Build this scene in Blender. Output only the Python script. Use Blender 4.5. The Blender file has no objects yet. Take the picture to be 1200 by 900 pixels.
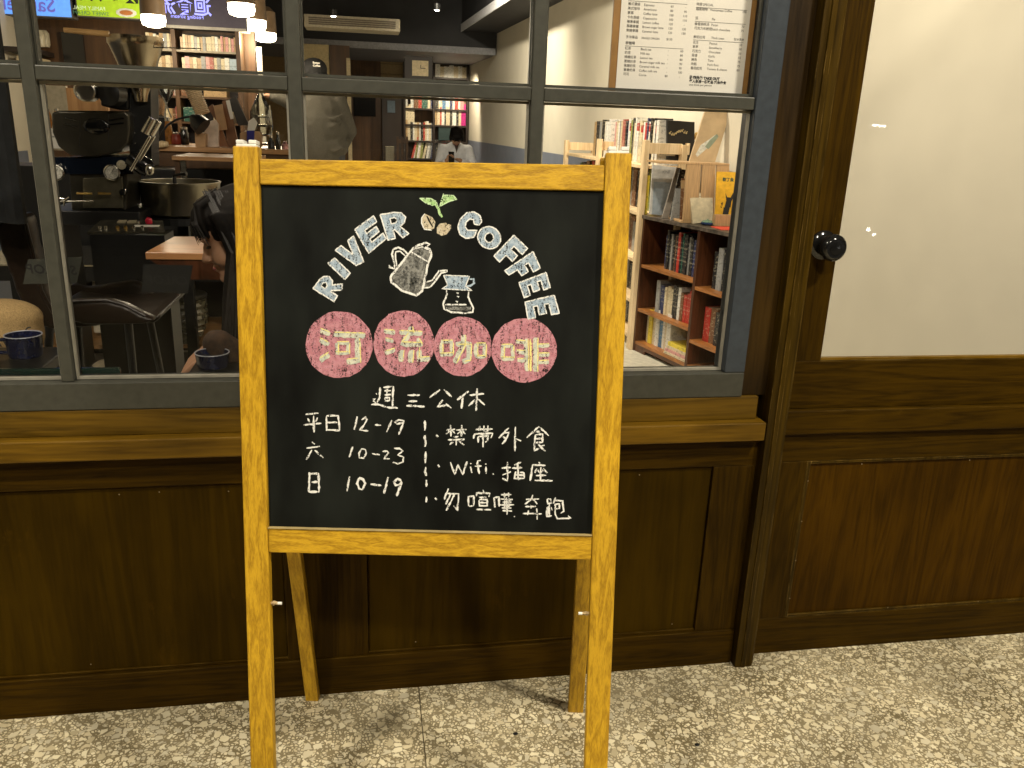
import bpy, math, random
from mathutils import Vector, Matrix, Euler, noise
from mathutils.geometry import tessellate_polygon
random.seed(7)
sc = bpy.context.scene
COL = sc.collection

# ------------------------------------------------------------------ camera, world, sun, exposure
CAM_H, CAM_D, FPX = 1.3, 1.6897, 969.47
YAW, PITCH, ROLL = 0.17997, 0.30325, 0.037432
def cam_axes():
    cy, sy, cp, sp = math.cos(YAW), math.sin(YAW), math.cos(PITCH), math.sin(PITCH)
    fw = Vector((sy*cp, cy*cp, -sp)); rt = Vector((cy, -sy, 0)); up = rt.cross(fw)
    c, s = math.cos(ROLL), math.sin(ROLL)
    return c*rt + s*up, -s*rt + c*up, fw
RT, UP, FW = cam_axes()
CAMP = Vector((0, -CAM_D, CAM_H))
cd = bpy.data.cameras.new('camera'); cam = bpy.data.objects.new('camera', cd); COL.objects.link(cam)
cd.sensor_width = 36.0; cd.lens = FPX/1200*36.0; cd.clip_start = 0.02; cd.clip_end = 200
m = Matrix((RT, UP, -FW)).transposed().to_4x4(); m.translation = CAMP; cam.matrix_world = m
sc.camera = cam

w = bpy.data.worlds.new('World'); sc.world = w; w.use_nodes = True
nt = w.node_tree; bg = nt.nodes['Background']
sky = nt.nodes.new('ShaderNodeTexSky'); sky.sky_type = 'NISHITA'; sky.sun_disc = False
sky.sun_elevation = math.radians(-4.0); sky.sun_rotation = math.radians(200)
nt.links.new(sky.outputs[0], bg.inputs[0]); bg.inputs[1].default_value = 0.05
sc.view_settings.view_transform = 'Standard'; sc.view_settings.look = 'None'
sc.view_settings.exposure = 0.0; sc.view_settings.gamma = 1.0
try:
    sc.cycles.max_bounces = 8; sc.cycles.transparent_max_bounces = 16; sc.cycles.sample_clamp_indirect = 4.0
    sc.cycles.use_denoising = True
except Exception: pass

def light(name, kind, loc, power, col=(1, .82, .58), size=.1, tgt=None, spot=60, parent=None, blend=.6):
    l = bpy.data.lights.new(name, kind); l.energy = power; l.color = col
    if kind == 'AREA': l.shape = 'DISK'; l.size = size
    elif kind == 'SPOT': l.shadow_soft_size = size; l.spot_size = math.radians(spot); l.spot_blend = blend
    else: l.shadow_soft_size = size
    o = bpy.data.objects.new(name, l); COL.objects.link(o); o.location = loc
    if tgt is not None: o.rotation_euler = (Vector(tgt)-Vector(loc)).to_track_quat('-Z', 'Y').to_euler()
    if parent: o.parent = parent; o.matrix_parent_inverse = Matrix.Translation(-Vector(parent.location))
    return o

# ------------------------------------------------------------------ measuring helpers (photo 1200x900 -> world)
def ray(px, py): return RT*((px-600)/FPX) - UP*((py-450)/FPX) + FW
def atY(px, py, Y): d = ray(px, py); return CAMP + d*((Y-CAMP.y)/d.y)
def atX(px, py, X): d = ray(px, py); return CAMP + d*((X-CAMP.x)/d.x)
def atZ(px, py, Z): d = ray(px, py); return CAMP + d*((Z-CAMP.z)/d.z)
def atP(px, py, o, n): d = ray(px, py); return CAMP + d*((Vector(o)-CAMP).dot(n)/d.dot(n))

# ------------------------------------------------------------------ materials
MATS = {}
def newmat(name):
    m = bpy.data.materials.new(name); m.use_nodes = True
    return m, m.node_tree, m.node_tree.nodes['Principled BSDF']
def mat(name, col, rough=.5, metal=0, noise_amt=.12, scale=40, bump=0.0, stretch=(1, 1, 1), spec=.5, coat=0, emit=None, es=0, alpha=None):
    if name in MATS: return MATS[name]
    m, t, b = newmat(name)
    N = t.nodes; L = t.links
    tc = N.new('ShaderNodeTexCoord'); mp = N.new('ShaderNodeMapping'); mp.inputs['Scale'].default_value = stretch
    L.new(tc.outputs['Object'], mp.inputs[0])
    nz = N.new('ShaderNodeTexNoise'); nz.inputs['Scale'].default_value = scale; nz.inputs['Detail'].default_value = 6
    L.new(mp.outputs[0], nz.inputs['Vector'])
    r = N.new('ShaderNodeValToRGB'); e = r.color_ramp.elements
    e[0].position = .3; e[1].position = .7
    e[0].color = (*[max(0, c*(1-noise_amt*1.6)) for c in col], 1); e[1].color = (*[min(1, c*(1+noise_amt)) for c in col], 1)
    L.new(nz.outputs['Fac'], r.inputs[0]); L.new(r.outputs[0], b.inputs['Base Color'])
    b.inputs['Roughness'].default_value = rough; b.inputs['Metallic'].default_value = metal
    b.inputs['Specular IOR Level'].default_value = spec; b.inputs['Coat Weight'].default_value = coat
    if bump:
        bp = N.new('ShaderNodeBump'); bp.inputs['Strength'].default_value = bump; bp.inputs['Distance'].default_value = .002
        L.new(nz.outputs['Fac'], bp.inputs['Height']); L.new(bp.outputs[0], b.inputs['Normal'])
    if emit: b.inputs['Emission Color'].default_value = (*emit, 1); b.inputs['Emission Strength'].default_value = es
    MATS[name] = m; return m
def wood(name, c0, c1, axis=2, scale=14, rough=.45, wear=None, wearamt=.62, seed=0, coat=.0, ring=.7, spec=.5, edge=None, dist=.8, st=.06):
    """grain runs along the given axis of the object"""
    if name in MATS: return MATS[name]
    m, t, b = newmat(name); N = t.nodes; L = t.links
    tc = N.new('ShaderNodeTexCoord'); mp = N.new('ShaderNodeMapping')
    s = [1, 1, 1]; s[axis] = st; mp.inputs['Scale'].default_value = s; mp.inputs['Location'].default_value = (seed*1.7, seed*.9, seed*2.3)
    L.new(tc.outputs['Object'], mp.inputs[0])
    n1 = N.new('ShaderNodeTexNoise'); n1.inputs['Scale'].default_value = scale; n1.inputs['Detail'].default_value = 3; n1.inputs['Distortion'].default_value = dist
    n2 = N.new('ShaderNodeTexNoise'); n2.inputs['Scale'].default_value = scale*14; n2.inputs['Detail'].default_value = 5
    L.new(mp.outputs[0], n1.inputs['Vector']); L.new(mp.outputs[0], n2.inputs['Vector'])
    mul = N.new('ShaderNodeMath'); mul.operation = 'MULTIPLY'; mul.inputs[1].default_value = 9*ring; L.new(n1.outputs['Fac'], mul.inputs[0])
    fr = N.new('ShaderNodeMath'); fr.operation = 'PINGPONG'; fr.inputs[1].default_value = .5; L.new(mul.outputs[0], fr.inputs[0])
    ad = N.new('ShaderNodeMath'); ad.operation = 'ADD'; L.new(fr.outputs[0], ad.inputs[0]); L.new(n2.outputs['Fac'], ad.inputs[1])
    r = N.new('ShaderNodeValToRGB'); e = r.color_ramp.elements
    e[0].position = .3; e[1].position = 1.0; e[0].color = (*c0, 1); e[1].color = (*c1, 1)
    L.new(ad.outputs[0], r.inputs[0]); out = r.outputs[0]
    # broad tone drift
    n4 = N.new('ShaderNodeTexNoise'); n4.inputs['Scale'].default_value = 3.1; n4.inputs['Detail'].default_value = 4
    L.new(tc.outputs['Object'], n4.inputs['Vector'])
    hv = N.new('ShaderNodeHueSaturation'); mr = N.new('ShaderNodeMapRange'); mr.inputs[1].default_value = .3; mr.inputs[2].default_value = .7; mr.inputs[3].default_value = .72 if dist > .2 else .9; mr.inputs[4].default_value = 1.25 if dist > .2 else 1.08
    L.new(n4.outputs['Fac'], mr.inputs[0]); L.new(mr.outputs[0], hv.inputs['Value']); L.new(out, hv.inputs['Color']); out = hv.outputs[0]
    if wear:
        n3 = N.new('ShaderNodeTexNoise'); n3.inputs['Scale'].default_value = 9; n3.inputs['Detail'].default_value = 8; n3.inputs['Roughness'].default_value = .75
        mp3 = N.new('ShaderNodeMapping'); s3 = [1, 1, 1]; s3[axis] = .35; mp3.inputs['Scale'].default_value = s3; mp3.inputs['Location'].default_value = (seed, 3+seed, 1)
        L.new(tc.outputs['Object'], mp3.inputs[0]); L.new(mp3.outputs[0], n3.inputs['Vector'])
        r3 = N.new('ShaderNodeValToRGB'); r3.color_ramp.elements[0].position = wearamt; r3.color_ramp.elements[1].position = wearamt+.13
        L.new(n3.outputs['Fac'], r3.inputs[0])
        mx = N.new('ShaderNodeMix'); mx.data_type = 'RGBA'; L.new(r3.outputs[0], mx.inputs['Factor'])
        L.new(out, mx.inputs['A']); mx.inputs['B'].default_value = (*wear, 1); out = mx.outputs['Result']
    if edge:
        bn = N.new('ShaderNodeBevel'); bn.samples = 6; bn.inputs['Radius'].default_value = .0035
        ge = N.new('ShaderNodeNewGeometry'); dt = N.new('ShaderNodeVectorMath'); dt.operation = 'DOT_PRODUCT'
        L.new(bn.outputs[0], dt.inputs[0]); L.new(ge.outputs['Normal'], dt.inputs[1])
        e1 = N.new('ShaderNodeMapRange'); e1.inputs[1].default_value = .97; e1.inputs[2].default_value = .8; L.new(dt.outputs['Value'], e1.inputs[0])
        n7 = N.new('ShaderNodeTexNoise'); n7.inputs['Scale'].default_value = 22; n7.inputs['Detail'].default_value = 6; L.new(tc.outputs['Object'], n7.inputs['Vector'])
        e2 = N.new('ShaderNodeMapRange'); e2.inputs[1].default_value = .42; e2.inputs[2].default_value = .6; L.new(n7.outputs['Fac'], e2.inputs[0])
        em = N.new('ShaderNodeMath'); em.operation = 'MULTIPLY'; L.new(e1.outputs[0], em.inputs[0]); L.new(e2.outputs[0], em.inputs[1])
        mx2 = N.new('ShaderNodeMix'); mx2.data_type = 'RGBA'; L.new(em.outputs[0], mx2.inputs['Factor']); L.new(out, mx2.inputs['A']); mx2.inputs['B'].default_value = (*edge, 1); out = mx2.outputs['Result']
    L.new(out, b.inputs['Base Color'])
    rr = N.new('ShaderNodeMapRange'); rr.inputs[3].default_value = rough-.1; rr.inputs[4].default_value = rough+.15
    L.new(n2.outputs['Fac'], rr.inputs[0]); L.new(rr.outputs[0], b.inputs['Roughness'])
    b.inputs['Coat Weight'].default_value = coat; b.inputs['Coat Roughness'].default_value = .25
    b.inputs['Specular IOR Level'].default_value = spec
    bp = N.new('ShaderNodeBump'); bp.inputs['Strength'].default_value = .35; bp.inputs['Distance'].default_value = .0008
    L.new(ad.outputs[0], bp.inputs['Height']); L.new(bp.outputs[0], b.inputs['Normal'])
    MATS[name] = m; return m
def terrazzo():
    m, t, b = newmat('terrazzo'); N = t.nodes; L = t.links
    tc = N.new('ShaderNodeTexCoord')
    wn = N.new('ShaderNodeTexNoise'); wn.inputs['Scale'].default_value = 40; wn.inputs['Detail'].default_value = 1
    L.new(tc.outputs['Object'], wn.inputs['Vector'])
    vs = N.new('ShaderNodeVectorMath'); vs.operation = 'SCALE'; vs.inputs['Scale'].default_value = .008
    L.new(wn.outputs['Color'], vs.inputs[0]); va = N.new('ShaderNodeVectorMath'); L.new(tc.outputs['Object'], va.inputs[0]); L.new(vs.outputs[0], va.inputs[1])
    def layer(scale, thr0, thr1):
        ve = N.new('ShaderNodeTexVoronoi'); ve.feature = 'DISTANCE_TO_EDGE'; ve.inputs['Scale'].default_value = scale; ve.inputs['Randomness'].default_value = 1
        vc = N.new('ShaderNodeTexVoronoi'); vc.feature = 'F1'; vc.inputs['Scale'].default_value = scale; vc.inputs['Randomness'].default_value = 1
        L.new(va.outputs[0], ve.inputs['Vector']); L.new(va.outputs[0], vc.inputs['Vector'])
        sep = N.new('ShaderNodeSeparateColor'); L.new(vc.outputs['Color'], sep.inputs[0])
        th = N.new('ShaderNodeMapRange'); th.inputs[3].default_value = thr0; th.inputs[4].default_value = thr1; L.new(sep.outputs[0], th.inputs[0])
        sb = N.new('ShaderNodeMath'); sb.operation = 'SUBTRACT'; L.new(ve.outputs['Distance'], sb.inputs[0]); L.new(th.outputs[0], sb.inputs[1])
        mk = N.new('ShaderNodeMapRange'); mk.inputs[1].default_value = -.012; mk.inputs[2].default_value = .018; L.new(sb.outputs[0], mk.inputs[0])
        cr = N.new('ShaderNodeValToRGB'); cr.color_ramp.interpolation = 'LINEAR'
        el = cr.color_ramp.elements; el[0].color = (.4, .345, .22, 1); el[1].color = (.74, .66, .455, 1)
        for p, c in ((.2, (.56, .48, .31)), (.45, (.68, .6, .405)), (.6, (.48, .43, .31)), (.8, (.7, .63, .44))):
            q = el.new(p); q.color = (*c, 1)
        L.new(sep.outputs[1], cr.inputs[0])
        return mk.outputs[0], cr.outputs[0]
    n5 = N.new('ShaderNodeTexNoise'); n5.inputs['Scale'].default_value = 5; n5.inputs['Detail'].default_value = 5
    L.new(tc.outputs['Object'], n5.inputs['Vector'])
    base = N.new('ShaderNodeValToRGB'); base.color_ramp.elements[0].position = .35; base.color_ramp.elements[1].position = .65
    base.color_ramp.elements[0].color = (.16, .127, .065, 1); base.color_ramp.elements[1].color = (.27, .225, .135, 1)
    L.new(n5.outputs['Fac'], base.inputs[0])
    out = base.outputs[0]
    for sc_, a, c in ((125, .05, .3), (56, .07, .36)):
        f, colr = layer(sc_, a, c)
        mx = N.new('ShaderNodeMix'); mx.data_type = 'RGBA'
        L.new(f, mx.inputs['Factor']); L.new(out, mx.inputs['A']); L.new(colr, mx.inputs['B']); out = mx.outputs['Result']
    # foot-traffic grime
    n6 = N.new('ShaderNodeTexNoise'); n6.inputs['Scale'].default_value = 3.3; n6.inputs['Detail'].default_value = 8; n6.inputs['Roughness'].default_value = .65
    L.new(tc.outputs['Object'], n6.inputs['Vector'])
    g = N.new('ShaderNodeMapRange'); g.inputs[1].default_value = .35; g.inputs[2].default_value = .62; g.inputs[3].default_value = .74; g.inputs[4].default_value = 1.06
    L.new(n6.outputs['Fac'], g.inputs[0]); hv = N.new('ShaderNodeHueSaturation'); L.new(g.outputs[0], hv.inputs['Value']); L.new(out, hv.inputs['Color'])
    L.new(hv.outputs[0], b.inputs['Base Color']); b.inputs['Roughness'].default_value = .38; b.inputs['Specular IOR Level'].default_value = .35
    MATS['terrazzo'] = m; return m
def glass(name='window_glass', tint=(1, 1, 1), ior=1.45):
    m = bpy.data.materials.new(name); m.use_nodes = True; t = m.node_tree; N = t.nodes; L = t.links
    N.remove(N['Principled BSDF']); out = N['Material Output']
    tr = N.new('ShaderNodeBsdfTransparent'); tr.inputs[0].default_value = (*tint, 1)
    gl = N.new('ShaderNodeBsdfGlossy'); gl.inputs['Roughness'].default_value = .01
    fr = N.new('ShaderNodeFresnel'); fr.inputs[0].default_value = ior
    mx = N.new('ShaderNodeMixShader'); L.new(fr.outputs[0], mx.inputs[0]); L.new(tr.outputs[0], mx.inputs[1]); L.new(gl.outputs[0], mx.inputs[2])
    L.new(mx.outputs[0], out.inputs[0]); MATS[name] = m; return m
def chalkmat(name, col, col2=None, cover=.5, scale=520, soft=.14):
    m, t, b = newmat(name); N = t.nodes; L = t.links
    tc = N.new('ShaderNodeTexCoord'); nz = N.new('ShaderNodeTexNoise'); nz.inputs['Scale'].default_value = scale; nz.inputs['Detail'].default_value = 4
    L.new(tc.outputs['Object'], nz.inputs['Vector'])
    mp = N.new('ShaderNodeMapping'); mp.inputs['Scale'].default_value = (1, 1, .25); mp.inputs['Rotation'].default_value = (0, .7, 0)
    n2 = N.new('ShaderNodeTexNoise'); n2.inputs['Scale'].default_value = scale*.45; n2.inputs['Detail'].default_value = 3
    L.new(tc.outputs['Object'], mp.inputs[0]); L.new(mp.outputs[0], n2.inputs['Vector'])
    av = N.new('ShaderNodeMath'); av.operation = 'ADD'; L.new(nz.outputs['Fac'], av.inputs[0]); L.new(n2.outputs['Fac'], av.inputs[1])
    mr = N.new('ShaderNodeMapRange'); thr = 1.0-(cover-.5)*.42; mr.inputs[1].default_value = thr-soft*.6; mr.inputs[2].default_value = thr+soft*.6
    L.new(av.outputs[0], mr.inputs[0])
    b.inputs['Base Color'].default_value = (*col, 1)
    if col2:
        mx = N.new('ShaderNodeMix'); mx.data_type = 'RGBA'; mx.inputs['A'].default_value = (*col, 1); mx.inputs['B'].default_value = (*col2, 1)
        n3 = N.new('ShaderNodeTexNoise'); n3.inputs['Scale'].default_value = scale*.3; L.new(tc.outputs['Object'], n3.inputs['Vector'])
        r = N.new('ShaderNodeMapRange'); r.inputs[1].default_value = .4; r.inputs[2].default_value = .6; L.new(n3.outputs['Fac'], r.inputs[0])
        L.new(r.outputs[0], mx.inputs['Factor']); L.new(mx.outputs['Result'], b.inputs['Base Color'])
    b.inputs['Roughness'].default_value = 1; b.inputs['Specular IOR Level'].default_value = 0
    L.new(mr.outputs[0], b.inputs['Alpha']); MATS[name] = m; return m

M_WALLWOOD = wood('dark_stained_wood_upright', (.017, .0082, .0001), (.041, .0205, .0004), 2, 20, .5, (.1, .055, .004), .66, 1, spec=.07, edge=(.16, .1, .02))
M_WALLWOODX = wood('dark_stained_wood_lengthwise', (.017, .0083, .0001), (.042, .021, .0004), 0, 20, .5, (.11, .06, .005), .66, 2, spec=.07, edge=(.16, .1, .02))
M_PANEL = wood('dark_stained_panel', (.024, .0126, .0001), (.04, .0212, .0002), 2, 9, .55, (.06, .03, .001), .6, 3, spec=.05, edge=(.16, .1, .02))
M_PANELR = wood('reddish_stained_panel', (.027, .0118, .0001), (.052, .0228, .0003), 2, 16, .5, (.08, .045, .004), .7, 5, spec=.06, edge=(.16, .1, .02))
M_SILL = wood('worn_sill_wood', (.06, .03, .001), (.15, .079, .004), 0, 12, .45, (.035, .016, .002), .6, 4, spec=.2, edge=(.3, .2, .06))
M_POST = wood('worn_post_wood', (.014, .0075, .0004), (.046, .0255, .0013), 2, 12, .4, (.17, .1, .018), .7, 6, spec=.12, edge=(.3, .19, .05))
M_EASEL = wood('golden_varnished_pine', (.27, .14, .006), (.56, .33, .018), 2, 60, .42, None, .6, 7, coat=.0, ring=.5, spec=.3, edge=(.12, .06, .004), dist=.12, st=.022)
M_EASELX = wood('golden_varnished_pine_rail', (.27, .14, .006), (.56, .33, .018), 0, 60, .42, None, .6, 8, coat=.0, ring=.5, spec=.3, edge=(.12, .06, .004), dist=.12, st=.022)
M_FRAME = mat('grey_painted_metal', (.048, .048, .038), .42, 0, .1, 60, .05, spec=.35)
M_FRAMEB = mat('blue_grey_painted_metal', (.036, .044, .054), .4, 0, .1, 60, .05, spec=.35)
M_BEAD = mat('pale_glazing_bead', (.26, .245, .2), .5)
M_TERR = terrazzo(); M_GLASS = glass(ior=1.22)
M_PALEFLOOR = mat('pale_interior_tile', (.6, .57, .47), .35, 0, .12, 30)
M_GROUT = mat('floor_joint', (.2, .165, .1), .8)
M_WALL = mat('cream_plaster', (.62, .57, .46), .8, 0, .025, 5, .15)
M_WAIN = mat('grey_blue_paint', (.17, .19, .24), .6, 0, .06, 6)
M_CEIL = mat('charcoal_ceiling', (.018, .018, .021), .7, 0, .2, 4)
M_SOFFIT = mat('lit_soffit_grey', (.1, .1, .115), .5, 0, .1, 5)
M_BLACK = mat('black_metal', (.006, .006, .006), .4, 0, .2, 30)
M_BLACKGL = mat('black_gloss', (.008, .008, .008), .12, 0, .1, 20, spec=.6)
M_STEEL = mat('brushed_steel', (.6, .57, .5), .25, 1, .1, 50)
M_DSTEEL = mat('dark_steel', (.2, .185, .15), .3, .9, .2, 25)
M_BRASS = mat('brass', (.75, .5, .15), .3, 1)
M_BOARD = mat('chalkboard_black', (.0065, .0078, .0065), .62, 0, .6, 11, .05, stretch=(1, 1, .35), spec=.12)
M_WHITEP = mat('white_plastic', (.75, .74, .68), .4)
M_ROPE = mat('jute_string', (.45, .33, .17), .9, 0, .3, 300)
M_PINE = wood('pale_pine', (.6, .42, .22), (.82, .64, .4), 2, 12, .5, None, .6, 10)
M_MAHOG = wood('red_brown_bookcase', (.035, .0105, .003), (.08, .025, .008), 2, 9, .35, None, .6, 11)
M_MAHOGL = wood('orange_brown_shelf', (.2, .075, .018), (.36, .14, .035), 1, 9, .35, None, .6, 12)
M_BROWNW = wood('brown_wall_panelling', (.045, .02, .006), (.09, .042, .014), 2, 5, .5, None, .6, 13)
M_COUNTER = wood('counter_top_wood', (.3, .15, .06), (.5, .28, .13), 0, 8, .4, None, .6, 14)
M_LEATHER = mat('dark_brown_leather', (.014, .0075, .0042), .36, 0, .25, 90, .1, spec=.4)
M_PAPER = mat('white_paper', (.78, .75, .68), .8, 0, .02, 5)
M_INK = mat('printed_ink', (.02, .02, .02), .8)
M_PAGES = mat('book_pages', (.62, .55, .4), .9, 0, .1, 200)
M_CH_W = chalkmat('white_chalk', (.74, .74, .71), None, .84, 520, .2)
M_CH_Y = chalkmat('yellow_chalk', (.75, .66, .25), None, .75)
M_CH_BL = chalkmat('pale_blue_chalk', (.27, .35, .44), (.39, .47, .55), .8, 430, .2)
M_CH_P = chalkmat('pink_chalk', (.42, .18, .21), (.5, .24, .28), .85, 420, .2)
M_CH_P2 = chalkmat('bright_pink_chalk', (.46, .19, .24), (.52, .25, .3), .6, 420, .2)
M_CH_G = chalkmat('green_chalk', (.3, .5, .2), (.45, .62, .33), .82)
M_CH_B = chalkmat('beige_chalk', (.46, .39, .27), (.55, .49, .37), .85)
M_CH_GR = chalkmat('grey_chalk_shading', (.3, .3, .28), None, .4, 260, .5)
M_CH_C = chalkmat('cream_chalk', (.45, .48, .42), (.6, .6, .48), .85, 420)

# ------------------------------------------------------------------ mesh builder
def V(*a): return Vector(a)
class MB:
    def __init__(s): s.v = []; s.f = []; s.mi = []; s.cm = 0
    def add(s, vs, fs):
        o = len(s.v); s.v += [Vector(p) for p in vs]; s.f += [tuple(i+o for i in f) for f in fs]; s.mi += [s.cm]*len(fs); return s
    def frame(s, o, ex, ey, ez, a, b):
        """box from a to b in the frame (o, ex, ey, ez)"""
        o, ex, ey, ez = map(Vector, (o, ex, ey, ez))
        vs = [o+ex*x+ey*y+ez*z for z in (a[2], b[2]) for y in (a[1], b[1]) for x in (a[0], b[0])]
        return s.add(vs, [(0, 2, 3, 1), (4, 5, 7, 6), (0, 1, 5, 4), (2, 6, 7, 3), (0, 4, 6, 2), (1, 3, 7, 5)])
    def box(s, a, b): return s.frame((0, 0, 0), (1, 0, 0), (0, 1, 0), (0, 0, 1), a, b)
    def cbox(s, c, size, rot=None):
        R = (rot or Matrix.Identity(3)); R = R.to_matrix() if isinstance(R, Euler) else R
        h = [x/2 for x in size]
        return s.frame(c, R.col[0], R.col[1], R.col[2], (-h[0], -h[1], -h[2]), (h[0], h[1], h[2]))
    def tube(s, pts, r, n=8, cap=True):
        pts = [Vector(p) for p in pts]; rs = r if isinstance(r, (list, tuple)) else [r]*len(pts)
        rings = []; ref = None
        for i, p in enumerate(pts):
            d = (pts[min(i+1, len(pts)-1)]-pts[max(i-1, 0)]).normalized()
            if ref is None: ref = d.orthogonal().normalized()
            ref = (ref-d*ref.dot(d)).normalized() if (ref-d*ref.dot(d)).length > 1e-5 else d.orthogonal().normalized()
            bi = d.cross(ref)
            rings.append([p+(ref*math.cos(2*math.pi*k/n)+bi*math.sin(2*math.pi*k/n))*rs[i] for k in range(n)])
        vs = [q for R in rings for q in R]; fs = []
        for i in range(len(pts)-1):
            for k in range(n): fs.append((i*n+k, i*n+(k+1) % n, (i+1)*n+(k+1) % n, (i+1)*n+k))
        if cap: fs += [tuple(reversed(range(n))), tuple(range((len(pts)-1)*n, len(pts)*n))]
        return s.add(vs, fs)
    def lathe(s, c, prof, n=20, ax=(0, 0, 1), cap=True):
        """prof: list of (radius, height along axis)"""
        ax = Vector(ax).normalized(); e1 = ax.orthogonal().normalized(); e2 = ax.cross(e1); c = Vector(c)
        vs = [c+ax*h+(e1*math.cos(2*math.pi*k/n)+e2*math.sin(2*math.pi*k/n))*r for r, h in prof for k in range(n)]
        fs = [(i*n+k, i*n+(k+1) % n, (i+1)*n+(k+1) % n, (i+1)*n+k) for i in range(len(prof)-1) for k in range(n)]
        if cap: fs += [tuple(reversed(range(n))), tuple(range((len(prof)-1)*n, len(prof)*n))]
        return s.add(vs, fs)
    def ell(s, c, r, rot=None, n=14, m=9):
        R = (rot or Matrix.Identity(3)); R = R.to_matrix() if isinstance(R, Euler) else R
        c = Vector(c); vs = [c+R@Vector((0, 0, r[2]))]
        for i in range(1, m):
            t = math.pi*i/m
            for k in range(n):
                a = 2*math.pi*k/n; vs.append(c+R@Vector((r[0]*math.sin(t)*math.cos(a), r[1]*math.sin(t)*math.sin(a), r[2]*math.cos(t))))
        vs.append(c-R@Vector((0, 0, r[2]))); fs = []
        for k in range(n): fs.append((0, 1+k, 1+(k+1) % n))
        for i in range(m-2):
            for k in range(n): a = 1+i*n; fs.append((a+k, a+n+k, a+n+(k+1) % n, a+(k+1) % n))
        l = len(vs)-1; a = 1+(m-2)*n
        for k in range(n): fs.append((a+k, l, a+(k+1) % n))
        return s.add(vs, fs)
    def capsule(s, p, q, r0, r1, n=12):
        p, q = Vector(p), Vector(q); s.ell(p, (r0,)*3, n=n, m=7); s.ell(q, (r1,)*3, n=n, m=7); return s.tube([p, q], [r0, r1], n)
    def prism(s, poly, d):
        """closed polygon (3D points) extruded by vector d"""
        n = len(poly); P = [Vector(p) for p in poly]; d = Vector(d)
        tr = tessellate_polygon([P])
        return s.add(P+[p+d for p in P], [tuple(t) for t in tr]+[tuple(n+i for i in reversed(t)) for t in tr]+[(i, (i+1) % n, n+(i+1) % n, n+i) for i in range(n)])
    def build(s, name, mats, parent=None, bevel=0, smooth=False, kind=None, local=False, seg=2, remesh=0, smoothit=0):
        me = bpy.data.meshes.new(name)
        vs = s.v
        if parent is not None and not local:
            inv = parent['_m'] if False else INV[parent.name]; vs = [inv@p for p in vs]
        me.from_pydata([tuple(p) for p in vs], [], s.f)
        for mm in (mats if isinstance(mats, (list, tuple)) else [mats]): me.materials.append(mm)
        me.polygons.foreach_set('material_index', s.mi)
        if smooth: me.polygons.foreach_set('use_smooth', [True]*len(me.polygons))
        me.update(); me.validate()
        import bmesh
        b = bmesh.new(); b.from_mesh(me); bmesh.ops.recalc_face_normals(b, faces=b.faces); b.to_mesh(me); b.free()
        o = bpy.data.objects.new(name, me); COL.objects.link(o)
        if parent is not None: o.parent = parent; INV[o.name] = INV[parent.name]
        else: INV[o.name] = Matrix.Identity(4)
        if remesh:
            r = o.modifiers.new('r', 'REMESH'); r.mode = 'VOXEL'; r.voxel_size = remesh; r.use_smooth_shade = True
            if smoothit: sm = o.modifiers.new('s', 'SMOOTH'); sm.iterations = smoothit; sm.factor = .6
            dg = bpy.context.evaluated_depsgraph_get(); nm = bpy.data.meshes.new_from_object(o.evaluated_get(dg))
            o.modifiers.clear(); o.data = nm
            if not nm.materials: nm.materials.append(mats if not isinstance(mats, (list, tuple)) else mats[0])
        if bevel: bv = o.modifiers.new('bevel', 'BEVEL'); bv.width = bevel; bv.segments = seg; bv.limit_method = 'ANGLE'
        if smooth and not remesh:
            try:
                es = o.modifiers.new('split', 'EDGE_SPLIT'); es.split_angle = math.radians(40)
            except Exception: pass
        if kind: o['kind'] = kind
        return o
INV = {}
def thing(name, label, cat, loc=(0, 0, 0), rz=0, group=None):
    o = bpy.data.objects.new(name, None); COL.objects.link(o); o.empty_display_size = .1
    o.location = loc; o.rotation_euler = (0, 0, rz); o['label'] = label; o['category'] = cat
    if group: o['group'] = group
    INV[o.name] = (Matrix.Translation(Vector(loc))@Matrix.Rotation(rz, 4, 'Z')).inverted()
    return o
def tag(o, label, cat, group=None):
    o['label'] = label; o['category'] = cat
    if group: o['group'] = group
    return o
def B(a, b): return MB().box(a, b)
def center_origin(o):
    """put a single mesh thing's origin at its base"""
    me = o.data; xs = [v.co for v in me.vertices]
    c = Vector((sum(v.x for v in xs)/len(xs), sum(v.y for v in xs)/len(xs), min(v.z for v in xs)))
    me.transform(Matrix.Translation(-c)); o.location = c; return o
def text_mesh(name, s, size, o, ex, ey, m, parent, align='LEFT', ext=.0004, bold=0, off=.0):
    """printed words: letters as thin flat mesh at o, reading along ex with letter-up ey"""
    cu = bpy.data.curves.new(name, 'FONT'); cu.body = s; cu.size = size; cu.align_x = align; cu.resolution_u = 2
    cu.offset = bold
    t = bpy.data.objects.new(name, cu); COL.objects.link(t)
    dg = bpy.context.evaluated_depsgraph_get(); me = bpy.data.meshes.new_from_object(t.evaluated_get(dg))
    COL.objects.unlink(t); bpy.data.objects.remove(t); bpy.data.curves.remove(cu)
    ex = Vector(ex).normalized(); ey = Vector(ey).normalized(); n = ex.cross(ey)
    Mx = Matrix((ex, ey, n)).transposed().to_4x4(); Mx.translation = Vector(o)+n*off
    me.transform((INV[parent.name] if parent is not None else Matrix.Identity(4))@Mx)
    me.materials.clear(); me.materials.append(m); me.name = name
    ob = bpy.data.objects.new(name, me); COL.objects.link(ob); ob.parent = parent
    if parent is not None: INV[ob.name] = INV[parent.name]
    return ob

# ================================================================== STRUCTURE: floors, walls, ceilings
def struct(mb, name, m, parent=None, **k): return mb.build(name, m, parent, kind='structure', **k)
g = struct(B((-6, -7, -.3), (8, 13, -.005)), 'ground', M_GROUT)
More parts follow.
